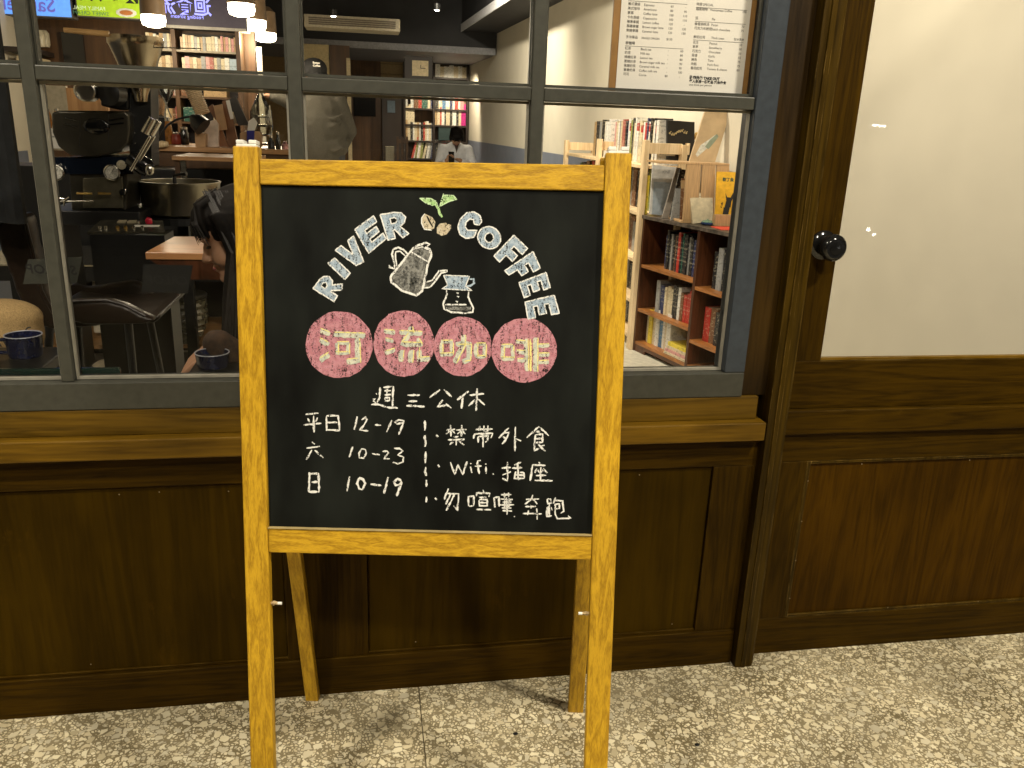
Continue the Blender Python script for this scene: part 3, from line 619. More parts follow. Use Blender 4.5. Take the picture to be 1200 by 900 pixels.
# handwriting: each line of characters as its own part
t1 = lambda p: Z(430, 445, .125, p); t2 = lambda p: Z(350, 480, 130/1064, p); t3 = lambda p: Z(490, 490, 160/1200, p); t4 = lambda p: Z(490, 560, 190/1200, p)
WRITE = [
 ('handwritten_line', t1, 2.4, [[(125, 70), (118, 170), (95, 215)], [(155, 72), (245, 60)], [(247, 60), (240, 250)], [(165, 105), (225, 100)], [(192, 85), (188, 130)], [(165, 142), (225, 138)], [(168, 170), (172, 198), (212, 195), (212, 165), (168, 168)],
   [(85, 125), (95, 137)], [(55, 180), (75, 178), (62, 200), (85, 215)], [(40, 232), (100, 228), (210, 262), (290, 264)],
   [(380, 145), (495, 143)], [(390, 200), (472, 200)], [(370, 243), (540, 250)],
   [(685, 92), (587, 168)], [(722, 92), (795, 158)], [(712, 188), (662, 252), (740, 238)], [(740, 225), (792, 265)],
   [(955, 108), (845, 188)], [(900, 165), (885, 270)], [(962, 145), (1098, 130)], [(1035, 80), (1022, 292)], [(1025, 180), (952, 245)], [(1040, 178), (1105, 236)]]),
 ('handwritten_line', t2, 2.3, [[(68, 45), (190, 32)], [(88, 82), (105, 120)], [(182, 75), (165, 115)], [(50, 148), (218, 130)], [(143, 55), (148, 218)],
   [(268, 62), (268, 202)], [(268, 58), (380, 58), (395, 200)], [(275, 122), (372, 122)], [(275, 192), (395, 200)],
   [(562, 65), (536, 192)], [(605, 98), (640, 72), (655, 95), (630, 145), (588, 195), (668, 203)], [(732, 146), (792, 150)], [(895, 100), (845, 215)], [(1015, 105), (960, 98), (925, 118), (945, 138), (995, 128), (1015, 105), (960, 240)]]),
 ('handwritten_line', t2, 2.2, [[(128, 310), (155, 332)], [(75, 370), (205, 352)], [(128, 385), (75, 480)], [(155, 388), (238, 462)],
   [(520, 355), (486, 456)], [(600, 378), (580, 420), (585, 460), (625, 465), (652, 415), (640, 382), (600, 375)], [(705, 422), (780, 432)], [(805, 400), (850, 398), (862, 415), (820, 470), (875, 470)], [(915, 370), (965, 372), (1000, 395), (950, 435), (1008, 455), (1000, 500), (950, 518), (900, 505)]]),
 ('handwritten_line', t2, 2.8, [[(105, 600), (98, 790)], [(112, 615), (190, 612), (198, 785)], [(125, 697), (185, 688)], [(98, 790), (198, 785)],
   [(490, 640), (465, 782)], [(580, 655), (562, 710), (580, 755), (610, 765), (640, 710), (620, 668), (580, 650)], [(690, 715), (795, 725)], [(858, 645), (820, 805)], [(985, 680), (950, 662), (915, 690), (930, 725), (970, 715), (992, 690), (940, 830)]]),
 ('dashed_divider', t3, 2.6, [[(60, 20), (60, 108)], [(60, 150), (58, 190), (65, 200), (62, 250)], [(66, 292), (62, 395)], [(68, 428), (62, 470), (72, 508)], [(74, 542), (72, 602)], [(75, 690), (72, 738)]]),
 ('handwritten_line', t3, 2.3, [[(165, 152), (175, 165)], [(245, 105), (325, 98)], [(285, 60), (288, 160)], [(283, 105), (245, 140)], [(295, 105), (325, 135)], [(335, 105), (425, 100)], [(382, 60), (382, 160)], [(378, 110), (345, 140)], [(390, 108), (415, 140)],
   [(310, 165), (355, 162)], [(262, 192), (408, 185)], [(335, 190), (335, 238)], [(310, 205), (278, 232)], [(360, 200), (405, 235)],
   [(505, 100), (655, 95)], [(545, 68), (530, 110)], [(580, 65), (578, 115)], [(612, 65), (612, 110), (585, 115)], [(500, 135), (485, 180)], [(500, 138), (655, 132), (640, 175)], [(530, 160), (528, 215)], [(530, 160), (615, 155), (610, 200), (590, 212)], [(570, 140), (570, 255)],
   [(795, 85), (708, 175)], [(748, 130), (800, 125), (775, 180), (738, 228)], [(745, 160), (775, 180)], [(855, 75), (850, 290)], [(862, 180), (905, 200)],
   [(1065, 70), (955, 172)], [(1065, 75), (1148, 155)], [(1035, 118), (1075, 118)], [(1030, 145), (1095, 140), (1092, 210), (1030, 215)], [(1030, 145), (1020, 285), (1065, 265)], [(1035, 180), (1090, 178)], [(1110, 235), (1075, 250)], [(1055, 230), (1118, 290)]]),
 ('handwritten_line', t3, 2.3, [[(172, 412), (185, 425)], [(285, 385), (322, 495), (350, 410), (392, 495), (430, 380)], [(460, 395), (466, 402)], [(460, 425), (472, 480)], [(550, 370), (525, 375), (522, 400), (538, 490)], [(498, 422), (558, 418)], [(590, 400), (600, 406)], [(596, 425), (598, 488)], [(655, 488), (665, 495)],
   [(735, 438), (815, 432)], [(785, 385), (785, 550), (740, 528)], [(740, 498), (815, 470)], [(905, 388), (845, 410)], [(825, 440), (915, 435)], [(875, 400), (880, 545)], [(860, 468), (845, 530), (932, 528), (930, 480), (895, 475)], [(850, 500), (932, 500)],
   [(1060, 385), (1070, 398)], [(1005, 410), (1120, 415)], [(1005, 410), (985, 550)], [(1045, 440), (1025, 480)], [(1045, 445), (1065, 480)], [(1105, 440), (1085, 475)], [(1105, 448), (1135, 480)], [(1078, 430), (1075, 545)], [(1035, 505), (1125, 500)], [(1025, 545), (1182, 550)]]),
 ('handwritten_line', t4, 2.3, [[(125, 150), (140, 160)], [(225, 78), (192, 160)], [(215, 115), (300, 118), (292, 240), (262, 205)], [(240, 120), (205, 195)], [(270, 120), (208, 242)],
   [(370, 135), (375, 208)], [(370, 138), (412, 132), (410, 205), (378, 210)], [(480, 88), (485, 105)], [(432, 135), (435, 112), (530, 112), (525, 140)], [(450, 145), (505, 142)], [(450, 165), (455, 205), (512, 205), (510, 160), (452, 160)], [(455, 183), (508, 182)], [(430, 232), (540, 236)],
   [(560, 145), (570, 218)], [(562, 145), (598, 140), (600, 212)], [(612, 125), (690, 122)], [(638, 110), (640, 145)], [(668, 108), (668, 142)], [(610, 155), (700, 160)], [(625, 178), (690, 178)], [(605, 200), (710, 198)], [(620, 220), (690, 222)], [(640, 165), (640, 225)], [(672, 165), (670, 225)], [(655, 145), (658, 272)], [(625, 242), (695, 245)], [(710, 283), (714, 288)],
   [(798, 158), (895, 155)], [(850, 125), (838, 160), (788, 195)], [(855, 160), (882, 192)], [(792, 212), (872, 210)], [(832, 198), (835, 225)], [(775, 262), (915, 265)], [(818, 240), (810, 275)], [(878, 225), (880, 308)],
   [(955, 155), (960, 190), (985, 185), (982, 155), (958, 155)], [(970, 190), (972, 280)], [(955, 215), (952, 285), (990, 280)], [(962, 210), (958, 280)], [(985, 215), (992, 240)],
   [(1018, 145), (1000, 190)], [(1010, 165), (1070, 170), (1078, 245), (1055, 262)], [(1015, 195), (1045, 192), (1045, 225), (1015, 228)], [(1012, 190), (1015, 270), (1030, 300), (1130, 298), (1110, 278)]]),
]
for nm, fn, wd, strokes in WRITE:
    split = 450 if fn is t2 else 1e9
    for part in ([s for s in strokes if s[0][0] < split], [s for s in strokes if s[0][0] >= split]):
        if part:
            mb = MB()
            for s in part: ribbon(mb, fn(s), wd*.86, .0007, .24)
            mb.build(nm, M_CH_W, panel)
for x, y in ((512, 511), (514, 546), (510.7, 584.5)):
    mb = MB(); ribbon(mb, [(x-1, y-1.2), (x+1.2, y+1)], 3.4, .0009, .1); mb.build('chalk_bullet', M_CH_W, panel)
# kettle
k5 = lambda p: Z(440, 270, 130/1114, p)
kb_out = [(345, 215), (150, 470), (165, 520), (270, 605), (410, 655), (470, 610), (530, 330), (565, 240), (545, 190), (500, 170), (430, 160), (380, 180)]
mb = MB(); fillpoly(mb, k5(kb_out), lift=.0004); mb.build('kettle_shading', M_CH_GR, panel)
mb = MB(); fillpoly(mb, k5([(400, 190), (500, 175), (545, 250), (535, 310), (380, 230)]), lift=.0006)
for a, b in (((350, 280), (200, 500)), ((500, 340), (420, 600)), ((470, 330), (400, 610)), ((525, 340), (455, 600))): ribbon(mb, k5([a, b]), 1.6, .0007)
fillpoly(mb, k5([(180, 460), (330, 270), (350, 300), (230, 520)]), lift=.0006)
fillpoly(mb, k5([(505, 515), (560, 500), (640, 400), (720, 395), (725, 415), (650, 430), (600, 510), (560, 570), (490, 580)]), lift=.0006)
mb.build('kettle_highlights', M_CH_GR, panel)
mb = MB(); ribbon(mb, k5([(330, 240), (150, 470), (165, 525), (270, 605), (410, 655), (470, 610), (530, 330), (565, 240), (545, 190), (500, 165)]), 2.4, .0009)
ribbon(mb, k5([(330, 240), (380, 180), (430, 150), (510, 125), (545, 140), (520, 160)]), 2.2, .0009); ribbon(mb, k5([(360, 215), (450, 270), (535, 320)]), 1.6, .0009)
ribbon(mb, k5([(385, 190), (470, 165), (545, 200)]), 1.2, .0009)
ribbon(mb, k5([(325, 235), (280, 195), (230, 170), (180, 190), (165, 240), (195, 350), (190, 385), (140, 370), (140, 345)]), 2.0, .0009); ribbon(mb, k5([(300, 255), (250, 210), (205, 215), (200, 260), (215, 360)]), 1.5, .0009)
ribbon(mb, k5([(510, 520), (570, 500), (640, 405), (725, 400)]), 1.6, .0009); ribbon(mb, k5([(485, 580), (550, 570), (600, 510), (660, 430), (725, 412)]), 1.6, .0009)
mb.build('kettle_outline', M_CH_W, panel)
mb = MB(); fillpoly(mb, k5([(685, 450), (945, 460), (905, 560), (970, 605), (670, 590), (725, 550)]), lift=.0005)
ribbon(mb, k5([(945, 490), (985, 490), (990, 530), (950, 560), (915, 560)]), 2.4, .0006); mb.build('dripper', M_CH_BL, panel)
mb = MB(); ribbon(mb, k5([(685, 450), (945, 460), (905, 560), (970, 605), (670, 585), (725, 550), (685, 450)]), 1.1, .0008)
ribbon(mb, k5([(715, 600), (720, 640), (680, 740), (690, 790), (760, 820), (900, 830), (975, 820), (985, 780), (930, 670), (935, 615)]), 2.0, .0008)
ribbon(mb, k5([(700, 745), (915, 745)]), 1.6, .0008)
for d in ((825, 630), (830, 665), (818, 715)): ribbon(mb, k5([(d[0]-12, d[1]-5), (d[0]+8, d[1]), (d[0], d[1]+12)]), 1.4, .0008)
mb.build('server_outline', M_CH_W, panel)
mb = MB(); fillpoly(mb, k5([(700, 765), (960, 765), (960, 800), (880, 808), (720, 795)]), lift=.0005); mb.build('server_coffee', M_CH_GR, panel)
# sprout and beans
k8 = lambda p: Z(480, 220, 70/1050, p)
mb = MB(); fillpoly(mb, k8([(175, 185), (380, 190), (470, 240), (495, 300), (410, 315), (290, 270)]), lift=.0005); fillpoly(mb, k8([(600, 130), (770, 135), (835, 205), (700, 250), (530, 330), (560, 220)]), lift=.0005)
ribbon(mb, k8([(460, 290), (510, 380), (530, 450), (570, 520)]), 2.6, .0006); mb.build('chalk_sprout', M_CH_G, panel)
mb = MB(); ribbon(mb, k8([(175, 185), (380, 190), (470, 240), (500, 330)]), 1, .0008); ribbon(mb, k8([(180, 190), (290, 270), (410, 315)]), 1, .0008); ribbon(mb, k8([(600, 100), (560, 220), (530, 330), (700, 240), (835, 205), (770, 135), (600, 130)]), 1, .0008)
mb.build('sprout_outline', chalkmat('pale_green_chalk', (.55, .72, .45), None, .8), panel)
mb = MB(); fillpoly(mb, k8([(265, 455), (400, 520), (455, 600), (430, 720), (350, 748), (260, 720), (210, 620), (215, 530)]), [k8([(290, 490), (320, 500), (420, 690), (395, 690), (330, 590)])], .0005)
mb.build('chalk_bean', M_CH_B, panel)
mb = MB(); fillpoly(mb, k8([(480, 700), (530, 630), (640, 615), (660, 640), (615, 675), (625, 685), (680, 640), (730, 650), (730, 720), (650, 820), (560, 845), (480, 800)]), lift=.0005); mb.build('chalk_bean', M_CH_B, panel)
mb = MB(); ribbon(mb, k8([(265, 455), (215, 530), (210, 620), (260, 730), (390, 745)]), 1.1, .0008); mb.build('bean_outline', M_CH_W, panel)


# ================================================================== INTERIOR
def PB(x0, y0, x1, y1, Y, dep):
    """axis aligned box whose front face at depth Y covers the measured extent"""
    xm, ym = (x0+x1)/2, (y0+y1)/2
    return (atY(x0, ym, Y).x, Y, atY(xm, y1, Y).z), (atY(x1, ym, Y).x, Y+dep, atY(xm, y0, Y).z)
def pbx(x0, y0, x1, y1, Y, dep): return B(*PB(x0, y0, x1, y1, Y, dep))
ORD = ['first', 'second', 'third', 'fourth', 'fifth', 'sixth', 'seventh', 'eighth', 'ninth', 'tenth', 'eleventh', 'twelfth', 'thirteenth', 'fourteenth', 'fifteenth', 'sixteenth', 'seventeenth', 'eighteenth', 'nineteenth', 'twentieth', 'twenty-first', 'twenty-second', 'twenty-third', 'twenty-fourth', 'twenty-fifth', 'twenty-sixth', 'twenty-seventh', 'twenty-eighth', 'twenty-ninth', 'thirtieth']
BC = {'black': (.012, .012, .015), 'white': (.72, .7, .64), 'cream': (.62, .53, .36), 'red': (.42, .03, .02), 'dusty red': (.35, .1, .08), 'navy blue': (.02, .03, .1), 'blue': (.05, .16, .32),
      'grey': (.28, .28, .27), 'yellow': (.7, .55, .05), 'olive green': (.2, .22, .05), 'brown': (.16, .07, .03), 'dark green': (.02, .09, .07), 'pink': (.6, .3, .28), 'tan': (.42, .28, .14), 'magenta': (.5, .02, .2), 'pale blue': (.4, .5, .58)}
def bookmat(c, band=None):
    k = 'book_'+c.replace(' ', '_')+('_'+band if band else '')
    if k in MATS: return MATS[k]
    m, t, b = newmat(k); N = t.nodes; L = t.links
    tc = N.new('ShaderNodeTexCoord'); sp = N.new('ShaderNodeSeparateXYZ'); L.new(tc.outputs['Generated'], sp.inputs[0])
    r = N.new('ShaderNodeValToRGB'); r.color_ramp.interpolation = 'CONSTANT'; e = r.color_ramp.elements
    rr = random.Random(k); base = BC[c]; ink = (.03, .03, .03) if sum(base) > .6 else (.6, .55, .4)
    e[0].position = 0; e[0].color = (*base, 1); e[1].position = .12; e[1].color = (*base, 1)
    mid = [base[i]*.55+ink[i]*.45 for i in range(3)]
    if band:
        for p, cc in ((.76, BC[band]), (.95, base)): q = e.new(p); q.color = (*cc, 1)
    L.new(sp.outputs[2], r.inputs[0])
    # printed title marks
    ck = N.new('ShaderNodeTexNoise'); ck.inputs['Scale'].default_value = 55; ck.inputs['Detail'].default_value = 2; mp = N.new('ShaderNodeMapping'); mp.inputs['Scale'].default_value = (1, 1, 1.6)
    L.new(tc.outputs['Object'], mp.inputs[0]); L.new(mp.outputs[0], ck.inputs['Vector'])
    cr = N.new('ShaderNodeValToRGB'); cr.color_ramp.elements[0].position = .56; cr.color_ramp.elements[1].position = .6; L.new(ck.outputs['Fac'], cr.inputs[0])
    mx = N.new('ShaderNodeMix'); mx.data_type = 'RGBA'; mu = N.new('ShaderNodeMath'); mu.operation = 'MULTIPLY'; mu.inputs[1].default_value = .75
    L.new(cr.outputs[0], mu.inputs[0]); L.new(mu.outputs[0], mx.inputs['Factor']); L.new(r.outputs[0], mx.inputs['A']); mx.inputs['B'].default_value = (*mid, 1)
    L.new(mx.outputs['Result'], b.inputs['Base Color']); b.inputs['Roughness'].default_value = .4
    MATS[k] = m; return m
def book(o, ex, ey, ez, t, d, h, c, lab, group, band=None):
    """o bottom corner at spine; ex thickness direction, ey into the shelf, ez up"""
    mb = MB(); cv = min(.0025, t*.15)
    mb.frame(o, ex, ey, ez, (0, 0, 0), (t, cv, h)); mb.frame(o, ex, ey, ez, (0, cv, 0), (cv, d, h)); mb.frame(o, ex, ey, ez, (t-cv, cv, 0), (t, d, h))
    mb.cm = 1; mb.frame(o, ex, ey, ez, (cv, cv, .003), (t-cv, d-.004, h-.004))
    return tag(center_origin(mb.build('book', [bookmat(c, band), M_PAGES])), lab, 'book', group)
def row(o, u, n, cols, length, d, h0, h1, where, group, rs, side='left', tmin=.6, bands=None, lean=0, gap=0):
    """books side by side from o along u with spines facing n"""
    r = random.Random(rs); ts = [r.uniform(tmin, 1.3) for _ in cols]; k = length/sum(ts); x = 0; o = Vector(o); u = Vector(u); n = Vector(n)
    cnt = {}
    for i, (c, t) in enumerate(zip(cols, ts)):
        t *= k; h = r.uniform(h0, h1); b = bands[i] if bands else None
        if c: 
            nm = c+(' book with a '+b+' band' if b else ' book')
            cnt[nm] = cnt.get(nm, 0)+1
            lab = ('%s %s from the %s %s' % (ORD[cnt[nm]-1], nm, side, where))
            ez = V(0, 0, 1)
            if lean: ez = (V(0, 0, 1)+u*lean*r.uniform(.5, 1.3)).normalized()
            exx = (u-ez*u.dot(ez)).normalized()
            book(o+u*x+n*r.uniform(-.012, .0), exx, -n, ez, t-.0012, d*r.uniform(.9, 1), h, c, lab, group, b)
        x += t

# ---- bookcase by the window (front turned a little towards the room)
A = V(1.612, 3.055, 0); U = V(.235, -.972, 0).normalized(); NF = V(-U.y*-1, 0, 0)
NF = V(U.y, -U.x, 0).normalized()
if NF.x > 0: NF = -NF          # front normal, towards the room
IN = -NF
def onbc(px, py): return atP(px, py, A, NF)
udist = lambda p: (p-A).dot(U)
bc = thing('bookcase', 'low red brown bookcase of two bays standing inside the window', 'bookcase', A)
H_ = .822; uD = .545; UL = 1.28; T = .018; DEP = .27
zs1 = onbc(755, 311).z; zs2 = onbc(752, 363).z; zr1 = onbc(818, 337).z; zr2 = onbc(813, 400).z
F_ = lambda mb, a, b: mb.frame(A, U, IN, V(0, 0, 1), a, b)
F_(MB(), (0, 0, .0), (T, DEP, H_-.0205)).build('side_panel', M_MAHOG, bc, bevel=.001)
F_(MB(), (UL-T, 0, .0), (UL, DEP, H_-.0205)).build('side_panel', M_MAHOG, bc, bevel=.001)
F_(MB(), (uD, .001, .05), (uD+.022, DEP-.02, H_-.0205)).build('divider', M_MAHOG, bc, bevel=.001)
F_(MB(), (-.005, -.006, H_-.02), (UL+.005, DEP, H_)).build('top_board', mat('worn_dark_top', (.09, .07, .055), .4, 0, .5, 30), bc, bevel=.001)
F_(MB(), (T+.0005, DEP-.012, .05), (UL-T-.0005, DEP-.004, H_-.021)).build('back_panel', M_MAHOG, bc)
F_(MB(), (T+.0005, .003, .045), (UL-T-.0005, DEP-.013, .062)).build('shelf', M_MAHOGL, bc)
mb = MB(); F_(mb, (T+.0005, .004, .0), (.13, .016, .0445)); F_(mb, (.13, .004, .022), (UL-.13, .016, .0445)); mb.build('plinth', M_MAHOG, bc)
for z, a, b in ((zs1, T, uD), (zs2, T, uD), (zr1, uD+.022, UL-T), (zr2, uD+.022, UL-T)):
    F_(MB(), (a+.0005, .002, z-.018), (b-.0005, DEP-.013, z)).build('shelf', M_MAHOGL, bc, bevel=.001)
G1 = 'books in the red brown bookcase'
def bcrow(u0, u1, z, cols, h0, h1, where, rs, **k): row(A+U*u0+IN*.05+V(0, 0, z+.0008), U, NF, cols, u1-u0, .15, h0, h1, where, G1, rs, **k)
bcrow(.17, uD-.01, zs1, ['navy blue']+['black', 'black', 'grey', 'black', 'brown', 'black', 'red', 'black', 'dark green', 'black', 'black', 'grey', 'black', 'black', 'navy blue', 'black', 'brown', 'black'], .19, .225, 'on the upper left bookcase shelf', 1)
bcrow(.13, uD-.01, zs2, ['grey', 'navy blue', 'navy blue', 'cream', 'cream', 'cream', 'black', 'black', 'white', 'brown', 'red', 'red', 'red', 'navy blue', 'pink'], .15, .19, 'on the middle left bookcase shelf', 2)
bcrow(T+.03, .31, .062, ['cream', 'yellow', 'cream', 'white', 'blue', 'white', 'cream', 'white'], .19, .225, 'on the bottom left bookcase shelf', 3)
bcrow(uD+.09, UL-.05, zr1, ['black', 'grey', 'black', 'dark green', 'black', 'black', 'grey', 'black', 'brown', 'black', 'black', 'black'], .19, .225, 'on the upper right bookcase shelf', 4)
bcrow(uD+.06, UL-.05, zr2, ['red', 'brown', 'black', 'white', 'black', 'white', 'navy blue', 'black', 'pink', 'navy blue', 'black', 'grey'], .17, .21, 'on the lower right bookcase shelf', 5)
for i, (c, t) in enumerate((('cream', .014), ('pink', .016), ('cream', .016), ('yellow', .022))):
    z = .0635+sum((.015, .017, .017, .023)[:i])
    o = A+U*(.318+.003*i)+IN*(.012+.006*i)+V(0, 0, z)
    book(o, V(0, 0, 1), IN, U, t, .2, .215-.004*i, c, {'cream0': 'cream book at the bottom of the flat stack in the bookcase', 'pink1': 'pink book second from the bottom of the flat stack in the bookcase', 'cream2': 'cream book just under the yellow one in the flat stack', 'yellow3': 'bright yellow book lying on top of the flat stack in the bookcase'}[c+str(i)], G1)

# ---- pale pine shelf unit beyond it
X0 = 1.6
ps = thing('pine_shelf', 'pale pine shelving unit with guard rails beyond the low bookcase', 'shelf unit', (X0, 4, 0))
zt = .5*(atX(670, 182, X0).z+atX(803, 189, X0).z)-.02
ypos = [(5.07, atX(664, 164, X0).z), (4.08, atX(704, 166, X0).z+.03), (3.085, atX(757, 164, X0).z)]
for i, (y, z) in enumerate([(5.07, 1.2), (4.08, 1.23), (3.085, 1.245)]):
    B((X0-.012, y-.028, 0), (X0+.018, y+.028, z)).build('post', M_PINE, ps, bevel=.002)
    if i != 9: B((X0+.215, y-.028, 0), (X0+.25, y+.028, z-.02)).build('post', M_PINE, ps, bevel=.002)
    B((X0+.0185, y-.015, z-.075), (X0+.2195, y+.015, z-.015)).build('guard_rail', M_PINE, ps, bevel=.002)
B((X0+.2505, 3.06, 1.17), (X0+.262, 5.1, 1.235)).build('back_rail', M_PINE, ps, bevel=.002)
for z in (zt, .83, .55, .3, .08):
    B((X0+.0, 3.115, z-.02), (X0+.25, 4.05, z)).build('shelf', M_PINE, ps, bevel=.002)
    B((X0+.0, 4.11, z-.02), (X0+.25, 5.04, z)).build('shelf', M_PINE, ps, bevel=.002)
G2 = 'books on the pine shelving unit'
def psrow(y0, y1, z, cols, h0, h1, where, rs, **k): row(V(X0+.09, y0, z+.0008), V(0, -1, 0), V(-1, 0, 0), cols, y0-y1, .14, h0, h1, where, G2, rs, **k)
psrow(4.58, 4.13, zt, ['tan', 'black', 'black', 'grey', 'cream', 'black', 'cream', 'white', 'white', 'white'], .235, .262, 'atop the far pine section', 6)
psrow(4.04, 3.135, zt, ['pink', 'cream', 'white', 'grey', 'cream', 'dusty red', 'dusty red', 'dusty red', 'black', 'navy blue', 'white', 'white', 'olive green', 'black', 'cream', 'white', 'white', 'cream', 'cream', 'white', 'red', 'navy blue', 'white', 'black', 'cream', 'white', 'black', 'white'], .235, .27, 'atop the middle pine section', 7, bands=[None]*11+['red']+[None]*4+['red', None, 'red', None, None, None, 'red', None, None, None, 'red', None])
psrow(3.9, 3.13, .83, ['black', 'white', 'black', 'black', 'grey', 'brown', 'black', 'white', 'black', 'olive green', 'yellow'], .22, .27, 'on the second pine shelf', 9)
psrow(3.95, 3.13, .55, ['tan', 'brown', 'grey', 'tan', 'cream', 'brown', 'grey', 'tan', 'white', 'grey', 'brown'], .18, .235, 'on the third pine shelf', 10)
psrow(3.95, 3.13, .3, ['brown', 'black', 'tan', 'grey', 'black', 'tan', 'black', 'brown'], .16, .2, 'on the fourth pine shelf', 11)
psrow(3.95, 3.13, .08, ['black', 'brown', 'black', 'grey', 'black', 'brown'], .16, .19, 'on the lowest pine shelf', 12)
psrow(4.95, 4.2, .83, ['dark green', 'black', 'brown', 'black', 'red', 'black', 'grey', 'black', 'brown'], .2, .24, 'on the far pine section, second shelf', 13)

# ---- things on the pine unit and bookcase
def plate(name, lab, cat, corners, thick, m, group=None):
    """flat board given by four world corners with a thickness towards the back"""
    c = [Vector(p) for p in corners]; n = (c[1]-c[0]).cross(c[3]-c[0]).normalized()
    if n.y < 0: n = -n
    mb = MB().prism(c, n*thick); o = mb.build(name, m); tag(o, lab, cat, group); return o
# black picture book, facing out
yb = 3.108
c = [atY(782, 141, yb), atY(814, 143, yb), atY(814, 189, yb), atY(782, 187, yb)]
bb = thing('picture_book', 'large black picture book printed with small gold flowers standing face out on the pine shelf', 'book', tuple((c[2]+c[3])/2))
mb = MB().prism(c, (0, .02, 0)); mb.build('cover', mat('plain_black_cover', (.012, .012, .012), .4), bb)
mb = MB(); rr = random.Random(5)
for i in range(9):
    x = 785+i*2.4; y = 156+math.sin(i)*2-(2 if i > 5 else 0); p = atY(x, y, yb-.001); mb.ell(p, (.006, .0008, .006), n=8, m=4)
    p = p+V(.005, 0, .008); mb.ell(p, (.004, .0008, .003), n=8, m=4)
mb.build('gold_flower_print', mat('gold_print', (.5, .4, .2), .6), bb)
mb = MB(); p0, p1 = atY(781, 175, yb-.0005), atY(791, 183, yb-.0005); mb.box((p0.x, yb-.0012, p1.z), (p1.x, yb-.0004, p0.z)); mb.build('white_label', M_PAPER, bb)
# dried flower vase
zc2 = atY(815, 190.5, 2.66).z; pv = atZ(808.5, 186.5, zc2+.001); yv = pv.y
vz = thing('flower_vase', 'dark glass footed vase holding dried golden flowers on the pine shelf', 'vase', tuple(pv))
pr = [(.040, 0), (.048, .007), (.044, .016), (.02, .024), (.014, .034), (.018, .05), (.026, .066), (.027, .08), (.022, .088), (.026, .092)]
MB().lathe(pv, pr, 24).build('vase_body', mat('smoky_glass', (.12, .13, .11), .15, 0, .2, 20, spec=.8), vz, smooth=True)
mb = MB(); rr = random.Random(9)
for i in range(16):
    a = rr.uniform(-.9, .9); b_ = rr.uniform(-.6, .6); q = pv+V(0, 0, .085); e = q+V(math.sin(a)*.055, math.sin(b_)*.03, .05+rr.uniform(-.01, .02)*1)
    mb.tube([q, (q+e)/2+V(0, 0, .006), e], [.0012, .0018, .003], 5); mb.ell(e, (.0045, .0045, .009), Euler((b_, a, 0)), 7, 5)
mb.build('dried_flowers', mat('dried_gold_flower', (.5, .3, .07), .8, 0, .3, 100), vz)
# tall leaning board with a drawing
yl = 2.80
c = [atY(829, 122, yl+.035), atY(858, 125, yl+.035), atY(838, 190, yl), atY(808, 190, yl)]
lb = thing('leaning_art_board', 'tall tan board with a faint white figure leaning against the cream wall above the crate', 'board', tuple((c[2]+c[3])/2))
n_ = (c[1]-c[0]).cross(c[3]-c[0]).normalized(); n_ = n_ if n_.y > 0 else -n_
MB().prism(c, n_*.018).build('board', mat('tan_art_paper', (.52, .38, .22), .7, 0, .12, 12), lb)
mb = MB(); pts = [(815, 181), (821, 170), (830, 164), (838, 158), (841, 160), (834, 168), (826, 176), (817, 184)]
mb.prism([atP(x, y, c[0], n_)-n_*.001 for x, y in pts], -n_*.0005); mb.build('painted_figure', mat('pale_paint', (.62, .62, .55), .8, 0, .2, 60), lb)
mb = MB(); mb.prism([atP(x, y, c[0], n_)-n_*.0016 for x, y in [(826, 172), (832, 164), (840, 157), (842, 160), (836, 168), (830, 175)]], -n_*.0005); mb.build('painted_leaf', mat('sage_paint', (.25, .3, .22), .8), lb)
# slatted crate standing on end
yc = 2.66
cr = thing('slatted_wood_crate', 'slatted pine crate standing on end on the low bookcase', 'crate', tuple(atY(830, 262, yc)))
for x0, x1, xb0, xb1, k in ((805, 822, 800, 817, 0), (823.5, 839, 819.5, 836, 1), (840.5, 855, 837.5, 853, 2)):
    q = [atY(x0, 190+k, yc), atY(x1, 190.5+k, yc), atY(xb1, 262+k*2, yc), atY(xb0, 260+k*2, yc)]
    q[2].z = q[3].z = .836; q[0].z = q[1].z = zc2-.011
    MB().prism(q, (0, .012, 0)).build('slat', mat('crate_pine', (.5, .32, .16), .6, 0, .15, 25, stretch=(6, 1, .4)), cr, bevel=.001)
pa, pb_ = atY(790, 188, yc), atY(855, 191, yc)
MB().box((atY(772, 188, yc).x, yc-.002, zc2-.0105), (pb_.x, yc+.2, zc2)).build('top_board', MATS['crate_pine'], cr, bevel=.001)
pc = atY(798, 260, yc)
MB().box((pc.x, yc+.0, .8235), (pb_.x, yc+.2, .8355)).build('bottom_board', MATS['crate_pine'], cr, bevel=.001)
# magazines standing left of the crate
def face_out(px, Y, th, mt, name, lab, cat='book', tilt=0):
    c = [atY(x, y, Y+(tilt if i < 2 else 0)) for i, (x, y) in enumerate(px)]
    z0 = H_+.001
    n = (c[1]-c[0]).cross(c[3]-c[0]).normalized(); n = n if n.y > 0 else -n
    mb = MB().prism(c, n*th); t = thing(name, lab, cat, tuple((c[2]+c[3])/2)); mb.build('cover', mt, t); return t, c, n
G3 = 'magazines leaning beside the crate'
M_MAG = mat('magazine_cover', (.55, .54, .52), .4)
t, c, n = face_out([(765, 193), (792, 196), (790, 254), (761, 251)], 2.98, .012, M_MAG, 'magazine', 'large magazine with a white top and pale blue lower half standing left of the crate', 'magazine')
mb = MB(); mb.prism([atP(x, y, c[0], n)-n*.0008 for x, y in [(766, 213), (792, 214), (790, 253), (764, 251)]], -n*.0004); mb.build('blue_picture', mat('pale_blue_print', (.33, .38, .43), .5), t)
